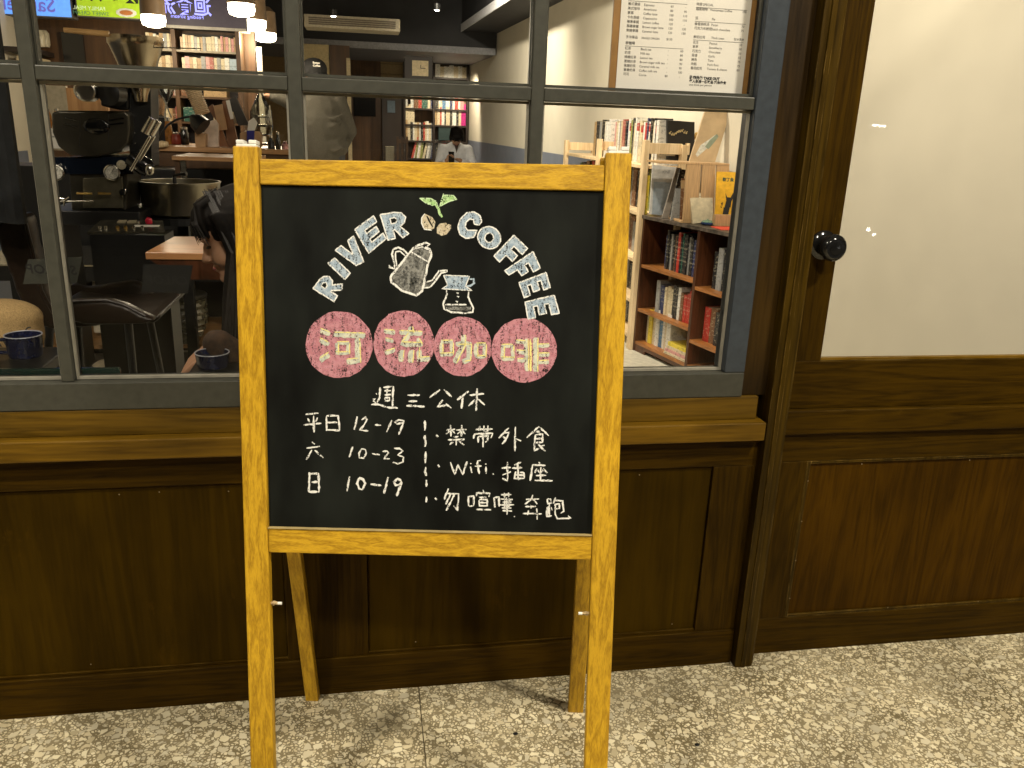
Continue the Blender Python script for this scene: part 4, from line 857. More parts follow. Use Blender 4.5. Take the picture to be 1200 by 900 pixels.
text_mesh('title_print', 'KINFOLK'[0:4], .022, atP(776, 203, c[0], n), V(1, 0, 0), V(0, 0, 1), mat('grey_print', (.25, .25, .25), .7), t, off=.0015)
t, c, n = face_out([(756, 205), (762, 206), (758, 251), (752, 250)], 3.1, .02, bookmat('yellow'), 'book', 'olive yellow book standing at the far end of the bookcase top')
for i, (q, Y, mm, lab) in enumerate((([(793, 196), (799, 197), (783, 256), (776, 255)], 2.88, mat('taupe_cover', (.3, .26, .22), .5), 'taupe magazine leaning right against the pale one'),
        ([(797, 198), (804, 199), (790, 258), (784, 257)], 2.84, bookmat('black'), 'black magazine leaning behind the grey one'),
        ([(792, 221), (799, 221), (796, 259), (786, 258)], 2.78, bookmat('grey'), 'short grey booklet leaning beside the crate'),
        ([(799, 209), (803, 209), (802, 259), (797, 259)], 2.74, bookmat('brown', 'tan'), 'dark brown book with a tan band wedged against the crate'))):
    face_out(q, Y, .012, mm, 'magazine', lab, 'magazine')
t, c, n = face_out([(808, 226), (835, 226), (836, 260), (812, 262)], 2.635, .02, mat('cream_card', (.68, .6, .42), .8), 'booklet_stack', 'stack of cream booklets propped in front of the crate', 'booklets', tilt=.03)
for k in range(3):
    d = V(-.006*(k+1), .001*(k+1), -.001)
    MB().prism([p+d+n*.021*(1) for p in c], n*.004).build('booklet', MATS['cream_card'], t) if False else None
mb = MB(); mb.prism([atP(x, y, c[0], n)-n*.001 for x, y in [(818, 229.5), (831, 229.5), (831, 230.5), (818, 230.5)]], -n*.0004); mb.build('title_print', mat('soft_grey_print', (.35, .3, .22), .8), t)
t, c, n = face_out([(841, 201), (868, 202), (863, 254), (838, 251)], 2.575, .012, mat('orange_yellow_cover', (.75, .42, .02), .45), 'picture_book', 'orange yellow book with a dark horned figure drawing in a tan holder', 'book', tilt=.03)
ONP = lambda x, y, k=.001: atP(x, y, c[0], n)-n*k
mb = MB()
for q in ([(850, 226), (852, 231), (856, 231.5), (859, 226), (860, 230), (857, 236), (851, 235)], [(851, 235), (857, 236), (856, 243), (849, 243)], [(848, 243), (855, 243), (853, 253), (846.5, 252)]): mb.prism([ONP(x, y) for x, y in q], -n*.0004)
for q in ([(845, 238), (847, 237), (846, 242)], [(858, 240), (861, 243), (859, 246)], [(859, 230), (862, 233), (860, 234)], [(844, 241), (846, 243), (845, 244)], [(857, 246), (859, 249), (857, 250)]): mb.prism([ONP(x, y) for x, y in q], -n*.0004)
mb.build('figure_drawing', M_INK, t)
ex = (c[1]-c[0]).normalized(); ey = (c[0]-c[3]).normalized(); ey = (ey-ex*ey.dot(ex)).normalized()
text_mesh('title_print', '軟丁魚', .0215, ONP(846.5, 212), ex, ey, mat('dark_teal_print', (.03, .08, .05), .7), t, off=.0006, bold=.0006)
q = PB(838, 252, 860, 265.5, 2.53, .04); q = ((q[0][0], q[0][1], .8235), q[1])
B(q[0], q[1]).build('holder_block', MATS['crate_pine'], t, bevel=.002)
pd = atP(830, 263, V(0, 0, H_+.001), V(0, 0, 1))
pd = atZ(829, 263.5, H_+.001)
dish = thing('lidded_dish', 'small round blue glazed dish with a pale green lid on the bookcase top', 'dish', tuple(pd))
MB().lathe(pd, [(.026, 0), (.036, .004), (.038, .010), (.034, .015)], 24).build('dish_body', mat('blue_glaze', (.03, .06, .16), .2, 0, .4, 90), dish, smooth=True)
MB().lathe(pd+V(0, 0, .0155), [(.033, 0), (.028, .006), (.014, .010), (.005, .011), (.004, .015), (.002, .016)], 24).build('dish_lid', mat('celadon_glaze', (.2, .33, .24), .2, 0, .2, 60), dish, smooth=True)
tag(center_origin(B((1.80, 2.36, H_+.001), (1.93, 2.50, H_+.004)).build('leaflet', mat('red_leaflet', (.6, .06, .03), .6))), 'red leaflet lying on the bookcase top beside the dish', 'leaflet')

# ---- menu board behind the glass
MY = .045
def mY(px, py, d=0): return atY(px, py, MY-d)
menu = thing('menu_board', 'brown clipboard menu of drinks hung behind the upper right pane', 'menu', (.64, MY, 1.35))
x0, x1 = mY(716, 60).x, mY(893, 60).x; zb_ = 1.366
xL = atY(713, 106, MY).x; xR = .803
B((xL, MY, zb_-.0), (xR, MY+.006, 1.86)).build('backing_board', mat('brown_hardboard', (.3, .155, .04), .5, 0, .1, 30), menu)
B((xL+.0145, MY-.0012, zb_+.008), (xR-.021, MY-.0002, 1.85)).build('menu_sheet', M_PAPER, menu)
mY0 = MY-.0013; px0 = xL+.0145; W_ = (xR-.021)-px0; k = W_/.20
ink = M_INK
rows = [('咖啡', 'COFFEE', '', '')]
zt0 = 1.49
def line(z, x, s, size, al='LEFT', bold=0, nm='menu_text'): text_mesh(nm, s, size, V(px0+x*W_, mY0-.0002, z), V(1, 0, 0), V(0, 0, 1), ink, menu, al, bold=bold)
left = [('義式濃縮', 'Espresso', '60', '-'), ('美式咖啡', 'Americano', '80', '90'), ('拿鐵', 'Coffee latte', '100', '110'), ('卡布奇諾', 'Cappuccino', '100', '110'), ('榛果拿鐵', 'Lemon coffee', '120', '-'), ('黑糖拿鐵', 'Brown sugar latte', '120', '130'), ('焦糖拿鐵', 'Caramel latte', '120', '130')]
p_top = atY(740, 6, MY).z; dz = (atY(740, 6, MY).z-atY(736, 37, MY).z)/6
def rule(z, a, b): return (V(px0+a*W_, mY0-.0001, z), V(px0+b*W_, mY0-.0001, z+.0006))
mb = MB()
zz = p_top
for i, r_ in enumerate(left):
    z = zz-dz*i; line(z, .05, r_[0], .0063); line(z, .17, r_[1], .0062); line(z, .385, r_[2], .0062, 'CENTER'); line(z, .49, r_[3], .0062, 'CENTER')
z = zz-dz*7.5; line(z, .05, '手沖單品', .0063); line(z, .17, 'SINGLE ORIGIN', .0055); line(z, .385, '$150', .0062, 'CENTER')
z = zz-dz*8.9; line(z, .05, '非咖啡', .0068, bold=.0001); a = rule(z-.0035, .05, .5); mb.box(a[0]-V(0, .0002, 0), a[1])
a = rule(zz+dz*.9, .05, .5); mb.box(a[0]-V(0, .0002, 0), a[1])
for i, r_ in enumerate([('紅茶', 'Black tea', '-', '60'), ('奶茶', 'Milk tea', '-', '80'), ('檸檬紅茶', 'Lemon tea', '-', '80'), ('黑糖奶茶', 'Brown sugar milk tea', '-', '90'), ('焦糖奶茶', 'Caramel milk tea', '-', '90'), ('鴛鴦奶茶', 'Coffee milk tea', '-', '100'), ('可可', 'Cocoa', '80', '-')]):
    z = zz-dz*(10.1+i); line(z, .05, r_[0], .0063); line(z, .17, r_[1], .0062); line(z, .385, r_[2], .0062, 'CENTER'); line(z, .49, r_[3], .0062, 'CENTER')
z = zz+dz*.9; line(z, .57, '特調 SPECIAL', .0062); a = rule(z-.004, .57, .97); mb.box(a[0]-V(0, .0002, 0), a[1]); line(zz-dz*.2, .57, '越南咖啡', .0063); line(zz-dz*.2, .68, 'Vietnamese Coffee', .0062); line(zz-dz*.2, .95, '100', .0062, 'CENTER')
z = zz-dz*2.3; line(z, .57, '派', .0063); line(z, .7, 'Pie', .0062); a = rule(z-.004, .57, .97); mb.box(a[0]-V(0, .0002, 0), a[1])
for i, r_ in enumerate([('蜂蜜胡桃派', 'Pecan', '70'), ('巧克力布朗尼', 'Dutch chocolate', '75')]):
    z = zz-dz*(3.6+i); line(z, .57, r_[0], .0063); line(z, .70, r_[1], .0062); line(z, .95, r_[2], .0062, 'CENTER')
z = zz-dz*6.6; line(z, .57, '鮮奶吐司', .0063); line(z, .71, 'Thick toast', .0062); line(z, .93, '加冰淇淋', .0055, 'CENTER'); a = rule(z-.004, .57, .97); mb.box(a[0]-V(0, .0002, 0), a[1])
for i, r_ in enumerate([('花生', 'Peanut', '50'), ('草莓', 'Strawberry', '50'), ('巧克力', 'Chocolate', '50'), ('蒜香', 'Garlic', '55'), ('鮪魚', 'Tuna', '75'), ('肉鬆', 'Pork floss', '75'), ('番茄起司', 'Tomato & cheese', '80')]):
    z = zz-dz*(7.9+i); line(z, .57, r_[0], .0063); line(z, .70, r_[1], .0062); line(z, .95, r_[2], .0062, 'CENTER')
z = zz-dz*16.2; line(z, .57, '歡迎外帶 TAKE OUT', .0072, bold=.0005); line(z-dz*.85, .57, '每人低消一杯飲品 禁帶外食', .0066, bold=.0003); line(z-dz*1.6, .57, 'one drink per person', .0058)
mb.build('ruled_lines', ink, menu)
for px, py in ((890, 35), (884.5, 86)):
    p = atY(px, py, MY-.003); MB().lathe(V(min(p.x, .80), MY-.0005, p.z), [(.0052, 0), (.0062, .004), (.0045, .009), (.001, .0105)], 14, (0, -1, 0)).build('board_knob', M_DSTEEL, menu, smooth=True)

# ---- far end of the room: bookcase, clock panel, doors, air conditioner
YB = 11.7
fbk = thing('far_bookcase', 'tall dark bookcase filled with books at the far end of the room', 'bookcase', (1.2, YB, 0))
fx0, fx1 = atY(473, 150, YB).x, xwall(YB)-.02; fxm = atY(508.5, 150, YB).x
ftop = atY(510, 72, YB).z; M_DKCASE = mat('near_black_case', (.02, .012, .008), .5)
B((fx0, YB+.01, 0), (fx0+.03, YB+.28, ftop)).build('side_panel', M_DKCASE, fbk); B((fx1-.03, YB+.01, 0), (fx1, YB+.28, ftop)).build('side_panel', M_DKCASE, fbk)
B((fxm-.015, YB+.01, 0), (fxm+.015, YB+.28, ftop-.03)).build('divider', M_DKCASE, fbk); B((fx0+.031, YB+.26, 0), (fx1-.031, YB+.28, ftop)).build('back_panel', M_BROWNW, fbk)
fz = [atY(510, y, YB).z for y in (90, 127.5, 146.5, 165.5, 186, 206)]
for z in fz: 
    B((fx0+.031, YB+.012, z-.025), (fxm-.016, YB+.258, z)).build('shelf', M_DKCASE, fbk); B((fxm+.016, YB+.012, z-.025), (fx1-.031, YB+.258, z)).build('shelf', M_DKCASE, fbk)
B((fx0+.031, YB+.012, ftop-.03), (fx1-.031, YB+.258, ftop)).build('top_board', M_DKCASE, fbk)
G4 = 'books in the far bookcase'
def frow(side, zi, cols, h0, h1, rs, frac=(0, 1), lean=0):
    a, b = (fx0+.035, fxm-.02) if side == 'left' else (fxm+.02, fx1-.035); L_ = b-a
    nm = ['top', 'second', 'third', 'fourth', 'fifth', 'lowest'][zi]
    row(V(a+L_*frac[0], YB+.04, fz[zi]+.001), V(1, 0, 0), V(0, -1, 0), cols, L_*(frac[1]-frac[0]), .18, h0, h1, 'in the far bookcase, %s column, %s shelf' % (side, nm), G4, rs, lean=lean)
frow('left', 1, ['white', None, 'white', 'brown', 'brown', 'red', 'dark green', 'dark green', 'cream', 'navy blue'], .26, .36, 21)
frow('right', 1, ['black', 'white', 'cream', 'blue', 'white', 'white', 'navy blue', 'white', 'red', 'white', 'pink', 'brown'], .26, .34, 22)
frow('left', 2, ['cream', 'cream', 'cream'], .26, .32, 23, (0, .33))
frow('right', 2, ['tan', 'cream', 'red', 'white', 'black', 'cream', 'cream', 'black', 'white', 'white', 'black', 'cream', 'magenta', 'magenta'], .24, .32, 24)
frow('left', 3, ['tan', 'cream', 'black', 'white', 'cream', 'tan', 'white', 'black', 'red', 'cream', 'white', 'cream', 'grey'], .26, .32, 25)
frow('left', 4, ['red', 'white', 'olive green', 'white', 'cream', 'olive green', 'cream', 'black', 'white', 'grey', 'navy blue'], .24, .33, 26, (.2, 1), .2)
frow('right', 4, ['black', 'white', 'red', 'brown', 'dusty red', 'black', 'brown', 'tan'], .22, .3, 27, (0, .8))
frow('left', 0, ['white', 'black', 'white', 'navy blue', 'blue', 'navy blue'], .12, .18, 28, (.0, 1), .3)
frow('right', 0, ['white', 'cream', 'white', 'white', 'cream', 'white', 'cream'], .14, .19, 29)
pbo = tag(center_origin(pbx(514, 147, 528, 164.5, YB+.03, .18).build('storage_box', mat('dark_teal_box', (.02, .04, .04), .4), None)), 'dark teal storage box on the fourth shelf behind the seated person', 'box')
ck = thing('square_clock', 'dark framed square clock with a cream face on the far wall left of the bookcase', 'clock', tuple(atY(490, 93, 9.5)))
q = PB(474, 66, 507, 94, 9.45, .05); B(*q).build('clock_frame', M_DKCASE, ck, bevel=.004)
q = PB(483, 71, 502, 89, 9.44, .008); B(*q).build('clock_face', mat('cream_face', (.62, .5, .3), .5), ck)
p = atY(493, 80, 9.435); mb = MB(); mb.box(p-V(.003, .003, .004), p+V(.06, 0, .004)); mb.box(p-V(.004, .003, .0), p+V(.004, 0, .04)); mb.build('clock_hands', M_BLACK, ck)
# back doors and panels
dr = thing('far_door', 'brown timber door with a dark glass upper half at the far end', 'door', (0, 11.9, 0))
q = PB(411, 60, 447, 260, 11.9, .05); B((q[0][0], 11.9, .0), (q[1][0], 11.95, 2.2)).build('door_leaf', M_BROWNW, dr)
q = PB(414, 100, 440, 136, 11.88, .015); B(*q).build('dark_pane', M_BLACKGL, dr)
dk = thing('dark_cupboard', 'dark tall cupboard between the far door and the far bookcase', 'cupboard', (.5, 11.8, 0))
q = PB(448, 100, 472, 200, 11.75, .2); B((q[0][0], 11.75, 0), (q[1][0], 11.95, q[1][2])).build('cupboard_body', M_DKCASE, dk)
q = PB(454, 118, 463, 132, 11.735, .012); B(*q).build('notice', mat('dim_blue_card', (.07, .1, .13), .5), dk)
bx = tag(center_origin(pbx(452, 172, 462, 200, 10.8, .3).build('white_box', mat('dim_white_box', (.4, .36, .26), .6))), 'pale square box standing on the floor before the dark cupboard', 'box')
chb = thing('wooden_chair', 'brown wooden chair back beside the seated person at the far end', 'chair', tuple(atY(470, 190, 10.2)))
for x in (465, 470.5, 476): pbx(x, 160, x+2.4, 250, 10.2, .04).build('post', M_BROWNW, chb)
pbx(465, 163, 478.4, 168, 10.19, .009).build('top_rail', M_BROWNW, chb)
wp = thing('cream_wall_panel', 'warm cream wall panel behind the capped man', 'wall panel', tuple(atY(365, 185, 9.3)))
q = PB(345, 66, 386, 100, 9.3, .1); B((q[0][0], 9.3, 0), (q[1][0], 9.35, zf-.012)).build('panel', mat('warm_cream_panel', (.5, .4, .22), .7), wp)
q = PB(387, 66, 410, 100, 9.3, .1); B((q[0][0], 9.28, 0), (q[1][0], 9.35, zf-.012)).build('brown_panel', M_BROWNW, wp)
q = PB(407.5, 100, 412, 190, 9.2, .1); B((q[0][0], 9.2, 0), (q[1][0], 9.275, 2.0)).build('cream_post', mat('cream_post', (.55, .45, .27), .6), wp)
sl = thing('timber_wall_boards', 'row of warm brown horizontal boards high on the far wall', 'wall boards', tuple(atY(440, 100, 11.95)))
q = PB(412, 62, 473, 98, 11.93, .05); zz0, zz1 = q[0][2], q[1][2]
for i in range(3): B((q[0][0], 11.93, zz0+(zz1-zz0)*i/3+.006), (q[1][0], 11.97, zz0+(zz1-zz0)*(i+1)/3-.006)).build('board', mat('ochre_board', (.3, .21, .09), .6), sl)
ac = thing('air_conditioner', 'long cream ceiling air conditioner with a dark slotted grille', 'air conditioner', tuple(atY(413, 32, 8.2)))
q = PB(356, 16, 469, 33, 8.2, .35); qa, qb = q
zA0, zA1 = atY(356, 31, 8.2).z, atY(356, 16, 8.2).z
tlt = (atY(469, 24, 8.2).z-atY(356, 23, 8.2).z)/(qb[0]-qa[0])
mb = MB(); mb.prism([V(qa[0], 8.2, zA0), V(qb[0], 8.2, zA0+tlt*(qb[0]-qa[0])*0), V(qb[0], 8.2, zA1), V(qa[0], 8.2, zA1)], (0, .4, .0)); mb.build('housing', mat('cream_ac_plastic', (.5, .44, .32), .5), ac, bevel=.01)
zm = (zA0+zA1)/2; hh = (zA1-zA0)
for i in range(4): B((qa[0]+.05, 8.19, zA0+hh*(.2+i*.16)), (qb[0]-.05, 8.199, zA0+hh*(.2+i*.16+.11))).build('grille_slat', mat('ac_slat', (.16, .13, .09), .5), ac)
for i, (px, py, Y, lab) in enumerate(((391, 19, 7.5, 'small ceiling spotlight in front of the air conditioner'), (425, 62, 10.6, 'small recessed spotlight over the far door'), (537, 68, 10.9, 'bright recessed spotlight above the far bookcase'), (512, 12, 7.4, 'small ceiling spotlight near the corner bulkhead'))):
    p = atY(px, py, Y); t = thing('ceiling_spotlight', lab, 'spotlight', tuple(p), group='ceiling spotlights')
    rad = .05 if i == 2 else .028
    MB().lathe(p, [(rad*1.2, .0), (rad*1.3, .06)], 14).build('spot_housing', M_BLACK, t)
    MB().lathe(p-V(0, 0, .006), [(rad*.6, 0), (rad, .005)], 14).build('spot_lens', mat('spot_glow', (1, 1, 1), .5, emit=(1, .9, .7), es=25), t)
light('far_spot_light', 'SPOT', tuple(atY(537, 68, 10.9)-V(0, 0, .04)), 170, (1, .86, .62), .05, tuple(V(1.35, 11.6, .9)), 110, parent=bpy.data.objects['ceiling_spotlight.002'])
light('far_spot_light', 'SPOT', tuple(atY(425, 62, 10.6)-V(0, 0, .04)), 14, (1, .86, .62), .05, (0, 11.5, .5), 110, parent=bpy.data.objects['ceiling_spotlight.001'])
light('ac_spot_light', 'SPOT', tuple(atY(391, 19, 7.5)-V(0, 0, .04)), 40, (1, .88, .68), .05, (-.3, 7.0, 0), 110, parent=bpy.data.objects['ceiling_spotlight'])
# wall-washing track spots above the shelves (part of the room's lighting, above the window head)
for i, (y, pw, tg) in enumerate(((1.0, 190, (1.95, 1.5, 1.0)), (3.4, 300, (1.9, 4.2, 1.0)), (6.4, 280, (1.8, 7.6, 1.2)))):
    p = V(.55, y, 2.85); t = thing('track_spotlight', ['black track spotlight lighting the near bookcase', 'black track spotlight lighting the pine shelves', 'black track spotlight lighting the far cream wall'][i], 'spotlight', tuple(p), group='track spotlights')
    MB().tube([p, p+V(.06, .02, -.08)], .035, 14).build('spot_housing', M_BLACK, t)
    light('track_spot_light', 'SPOT', tuple(p+V(.07, .024, -.1)), pw, (1, .9, .7), .06, tg, 125, parent=t, blend=1)

p = V(-1.0, .75, 2.75); t = thing('track_spotlight', 'added black track spotlight brightening the woman and the table beside her', 'spotlight', tuple(p), group='track spotlights')  # added spot, itself unseen, that brightens the woman's face and the table
MB().tube([p, p+V(.05, -.02, -.09)], .035, 14).build('spot_housing', M_BLACK, t)
light('track_spot_light', 'SPOT', tuple(p+V(.06, -.024, -.11)), 60, (1, .84, .62), .05, (-.42, .45, .95), 30, parent=t, blend=.8)
# ---- pendant lamps
M_PEND = mat('lamp_glow', (1, 1, 1), .5, emit=(1, .9, .66), es=14)
M_SHADE = mat('brown_lamp_shade', (.2, .13, .07), .5, 0, .1, 20)
for i, (px, py, Y, r0) in enumerate(((180, 25, 4.4, .075), (283, 12, 4.0, .08), (298, 30, 5.0, .085), (311, 44, 6.0, .09))):
    p = atY(px, py, Y)
    t = thing('pendant_lamp', ['brightest pendant lamp hanging before the green sign reflection', 'nearest pendant lamp of the receding row right of the purple sign reflection', 'middle pendant lamp of the receding row', 'farthest pendant lamp of the receding row'][i], 'pendant lamp', tuple(p), group='glowing pendant lamps over the counter')
    MB().lathe(p-V(0, 0, .035), [(r0*.5, 0), (r0*.9, .012), (r0, .04), (r0*.96, .07)], 20).build('lamp_bulb', M_PEND, t, smooth=True)
    MB().lathe(p+V(0, 0, .036), [(r0*1.04, 0), (r0*.98, .16), (r0*.5, .2), (.01, .205)], 20).build('lamp_shade', M_SHADE, t, smooth=True)
    MB().tube([p+V(0, 0, .24), V(p.x, p.y, 2.999)], .004, 6).build('cord', M_BLACK, t)
    light('pendant_light', 'POINT', tuple(p-V(0, 0, .1)), [13, 15, 17, 18][i], (1, .84, .58), .06, parent=t)

# ---- reflections of signs across the arcade, put in as glowing boxes inside
YS = 4.95
def reflected_sign_box(name, lab, q, col, es, Y=YS):
    t = thing(name, lab, 'sign reflection', tuple((Vector(q[0])+Vector(q[1]))/2))
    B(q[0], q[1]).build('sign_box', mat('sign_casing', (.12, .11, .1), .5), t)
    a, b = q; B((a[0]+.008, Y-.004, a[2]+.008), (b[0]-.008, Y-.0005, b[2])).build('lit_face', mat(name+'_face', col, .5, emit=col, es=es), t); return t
qa, qb = PB(-18, -40, 82, 19, YS, .12); s1 = reflected_sign_box('blue_sign_reflection', 'blue sign reflection with mirrored purple lettering, built as a glowing box at the top left', (qa, qb), (.12, .33, .85), 1.0)
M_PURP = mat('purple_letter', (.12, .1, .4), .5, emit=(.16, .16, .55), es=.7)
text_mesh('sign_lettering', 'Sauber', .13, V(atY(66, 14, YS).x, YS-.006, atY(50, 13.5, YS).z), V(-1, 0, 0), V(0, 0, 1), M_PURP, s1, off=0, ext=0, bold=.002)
qa, qb = PB(87, -45, 192, 22, YS, .12); s2 = reflected_sign_box('green_sign_reflection', 'lime green food sign reflection with mirrored writing and plate picture, built as a glowing box', (qa, qb), (.28, .42, .015), .9)
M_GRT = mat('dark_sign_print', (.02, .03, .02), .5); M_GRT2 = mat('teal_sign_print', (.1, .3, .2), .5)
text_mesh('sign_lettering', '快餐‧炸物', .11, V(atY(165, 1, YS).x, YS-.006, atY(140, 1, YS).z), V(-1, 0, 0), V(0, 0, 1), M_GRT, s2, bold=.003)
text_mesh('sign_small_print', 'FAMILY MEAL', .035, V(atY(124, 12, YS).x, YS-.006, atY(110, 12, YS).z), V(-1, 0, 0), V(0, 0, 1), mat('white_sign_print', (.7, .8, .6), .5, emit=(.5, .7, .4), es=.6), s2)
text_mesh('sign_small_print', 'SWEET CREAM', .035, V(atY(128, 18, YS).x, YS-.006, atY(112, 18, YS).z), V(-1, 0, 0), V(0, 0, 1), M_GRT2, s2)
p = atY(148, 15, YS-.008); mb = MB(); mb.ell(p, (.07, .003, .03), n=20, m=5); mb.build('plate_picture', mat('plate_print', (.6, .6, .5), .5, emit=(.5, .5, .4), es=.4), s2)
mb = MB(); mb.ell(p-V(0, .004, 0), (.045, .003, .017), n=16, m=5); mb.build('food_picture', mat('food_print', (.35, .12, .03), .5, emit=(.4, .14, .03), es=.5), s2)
qa, qb = PB(184, -45, 288, 34.5, YS-.03, .15); s3 = reflected_sign_box('dark_sign_reflection', 'dark sign reflection with mirrored violet characters, built as a glowing box above the comic shelf', (qa, qb), (.022, .016, .03), .5, YS-.03)
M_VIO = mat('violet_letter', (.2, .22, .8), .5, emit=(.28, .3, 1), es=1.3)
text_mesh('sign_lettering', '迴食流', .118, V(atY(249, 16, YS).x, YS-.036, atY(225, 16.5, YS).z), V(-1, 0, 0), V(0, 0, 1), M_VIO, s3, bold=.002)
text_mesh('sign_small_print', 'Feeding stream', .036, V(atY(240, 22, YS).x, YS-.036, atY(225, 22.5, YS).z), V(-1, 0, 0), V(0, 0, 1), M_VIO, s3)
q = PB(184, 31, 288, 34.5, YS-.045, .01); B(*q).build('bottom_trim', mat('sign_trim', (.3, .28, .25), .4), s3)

# ---- comic shelf on the partition
CS = thing('comic_shelf', 'brown wall shelf packed with pale comics below the dark sign reflection', 'shelf', tuple(atY(230, 110, 4.9)))
YC = 4.92
q = PB(172, 36, 284, 178, YC, .26); cx0, cx1 = q[0][0], q[1][0]
for x in (205, 279): pq = PB(x, 34, x+5, 178, YC-.01, .25); B((pq[0][0], YC-.01, .6), (pq[1][0], YC+.25, pq[1][2])).build('upright', M_BROWNW, CS)
czs = [atY(230, y, YC).z for y in (59, 84, 113, 143, 172)]
for z in czs: B((cx0, YC, z-.014), (cx1, YC+.24, z)).build('shelf', mat('shelf_edge_pale', (.32, .27, .2), .5) if z == czs[0] else M_BROWNW, CS)
B((cx0, YC+.245, .6), (cx1, YC+.26, atY(230, 36, YC).z)).build('back_panel', M_DKCASE, CS)
G5 = 'comic books on the brown wall shelf'
for k_, (a, b, z, cols, nm) in enumerate(((172, 204, czs[0], ['cream', 'tan', 'white', 'cream', 'tan', 'grey', 'cream', 'tan'], 'top left'), (212, 278, czs[0], ['tan', 'cream', 'tan', 'tan', 'cream', 'grey', 'cream', 'tan', 'grey', 'cream', 'cream', 'cream', 'white', 'cream', 'pink', 'tan', 'pink', 'cream', 'pink', 'tan'], 'top right'),
    (174, 204, czs[1], ['cream', 'pink', 'cream', 'tan', 'cream', 'tan'], 'second left'), (212, 278, czs[1], ['cream', 'pink', 'tan', 'cream', 'tan', 'grey', 'pink', 'dusty red', 'cream', 'grey', 'cream', 'white', 'pale blue', 'pale blue'], 'second right'),
    (188, 204, czs[2], ['white', 'cream', 'dusty red', 'white'], 'third left'), (188, 204, czs[3], ['cream', 'tan', 'brown', 'dusty red'], 'fourth left'))):
    xa, xb = atY(a, 70, YC).x, atY(b, 70, YC).x
    row(V(xa, YC+.02, z+.0008), V(1, 0, 0), V(0, -1, 0), cols, xb-xa, .13, .085, .105, 'in the %s comic shelf compartment' % nm, G5, 40+k_, tmin=.85)

# ================================================================== LEFT SIDE OF THE CAFE
def P_(px, py, Y): return atY(px, py, Y)
def poly(px, Y, dep, mb=None): return (mb or MB()).prism([atY(x, y, Y) for x, y in px], (0, dep, 0))
# shelf wall boards on the left
sb = thing('pale_back_board', 'cream and orange wood board standing behind the roaster', 'board', tuple(P_(75, 150, 3.4)))
B(*PB(46, 100, 81, 176, 3.4, .03)).build('cream_board', mat('cream_board', (.5, .43, .3), .7), sb)
B(*PB(81.3, 104, 128, 176, 3.4, .03)).build('orange_board', wood('orange_board', (.42, .2, .07), (.6, .33, .13), 2, 9, .5, None, .6, 22), sb)
for i, (x0, x1) in enumerate(((44, 52), (54, 62), (64, 74))):
    p = P_((x0+x1)/2, 150, 3.0); r = .5*(P_(x1, 150, 3.0)-P_(x0, 150, 3.0)).length
    t = thing('amber_jar', ['leftmost', 'middle', 'rightmost'][i]+' of the three small amber jars beside the roaster', 'jar', tuple(p), group='amber jars beside the roaster')
    MB().lathe(p, [(r*.7, 0), (r, .02), (r, .06), (r*.6, .08)], 14).build('jar_body', mat('amber_glass', (.35, .15, .03), .15, 0, .3, 40), t, smooth=True)
    MB().lathe(p+V(0, 0, .081), [(r*.65, 0), (r*.65, .012)], 14).build('lid', M_STEEL, t, smooth=True)
t = thing('white_tray', 'white boxes stacked under the amber jars', 'boxes', tuple(P_(60, 172, 2.95)))
B(*PB(46, 151, 72, 160, 2.95, .2)).build('white_box', M_PAPER, t, bevel=.003); B(*PB(49, 160.6, 70, 174, 2.95, .2)).build('white_box', M_PAPER, t, bevel=.003)
# wall shelf with jars on the left wall
ws = thing('jar_shelf', 'dim shelf with jars on the grey left wall above the glazing bar', 'shelf', (-2.2, 4, 1.9))
a, b = atX(38, 61, -2.2), atX(92, 75, -2.2)
MB().prism([V(-2.2, a.y, a.z), V(-2.2, b.y, b.z), V(-2.2, b.y, b.z+.03), V(-2.2, a.y, a.z+.03)], (-.18, 0, 0)).build('shelf_board', M_DKCASE, ws)
MB().prism([atX(38, 66, -2.23), atX(86, 77, -2.23), atX(86, 79, -2.23), atX(38, 78, -2.23)], (-.1, 0, 0)).build('cream_counter_edge', mat('pale_edge', (.6, .5, .32), .5), ws)  # cream ledge below the shelf
for i, (px, py) in enumerate(((48, 55), (53, 55), (57, 56), (70, 63), (75, 65))):
    p = atX(px, py, -2.24); mb = MB(); mb.lathe(p, [(.03, 0), (.035, .02), (.035, .09), (.02, .11)], 10); mb.build('jar', mat('cream_jar', (.5, .45, .33), .3) if i < 3 else MATS['amber_glass'], ws, smooth=True)
do = thing('dark_doorway_panel', 'black panel painted in for the dark opening in the brown wall left of the funnel', 'doorway', tuple(P_(86, 76, 5.17)))
B(*PB(74, 38, 99, 90, 5.165, .03)).build('dark_opening_panel', M_BLACKGL, do)  # black panel stands in for the shade inside the opening
dn = thing('white_door_frame', 'white door frame edge beside the farthest pendant lamp', 'door frame', tuple(P_(306, 100, 5.15)))
q = PB(301, 55, 307, 90, 5.15, .04); B((q[0][0], 5.15, 0), (q[1][0], 5.19, q[1][2])).build('frame_post', mat('white_door_paint', (.6, .56, .47), .5), dn)

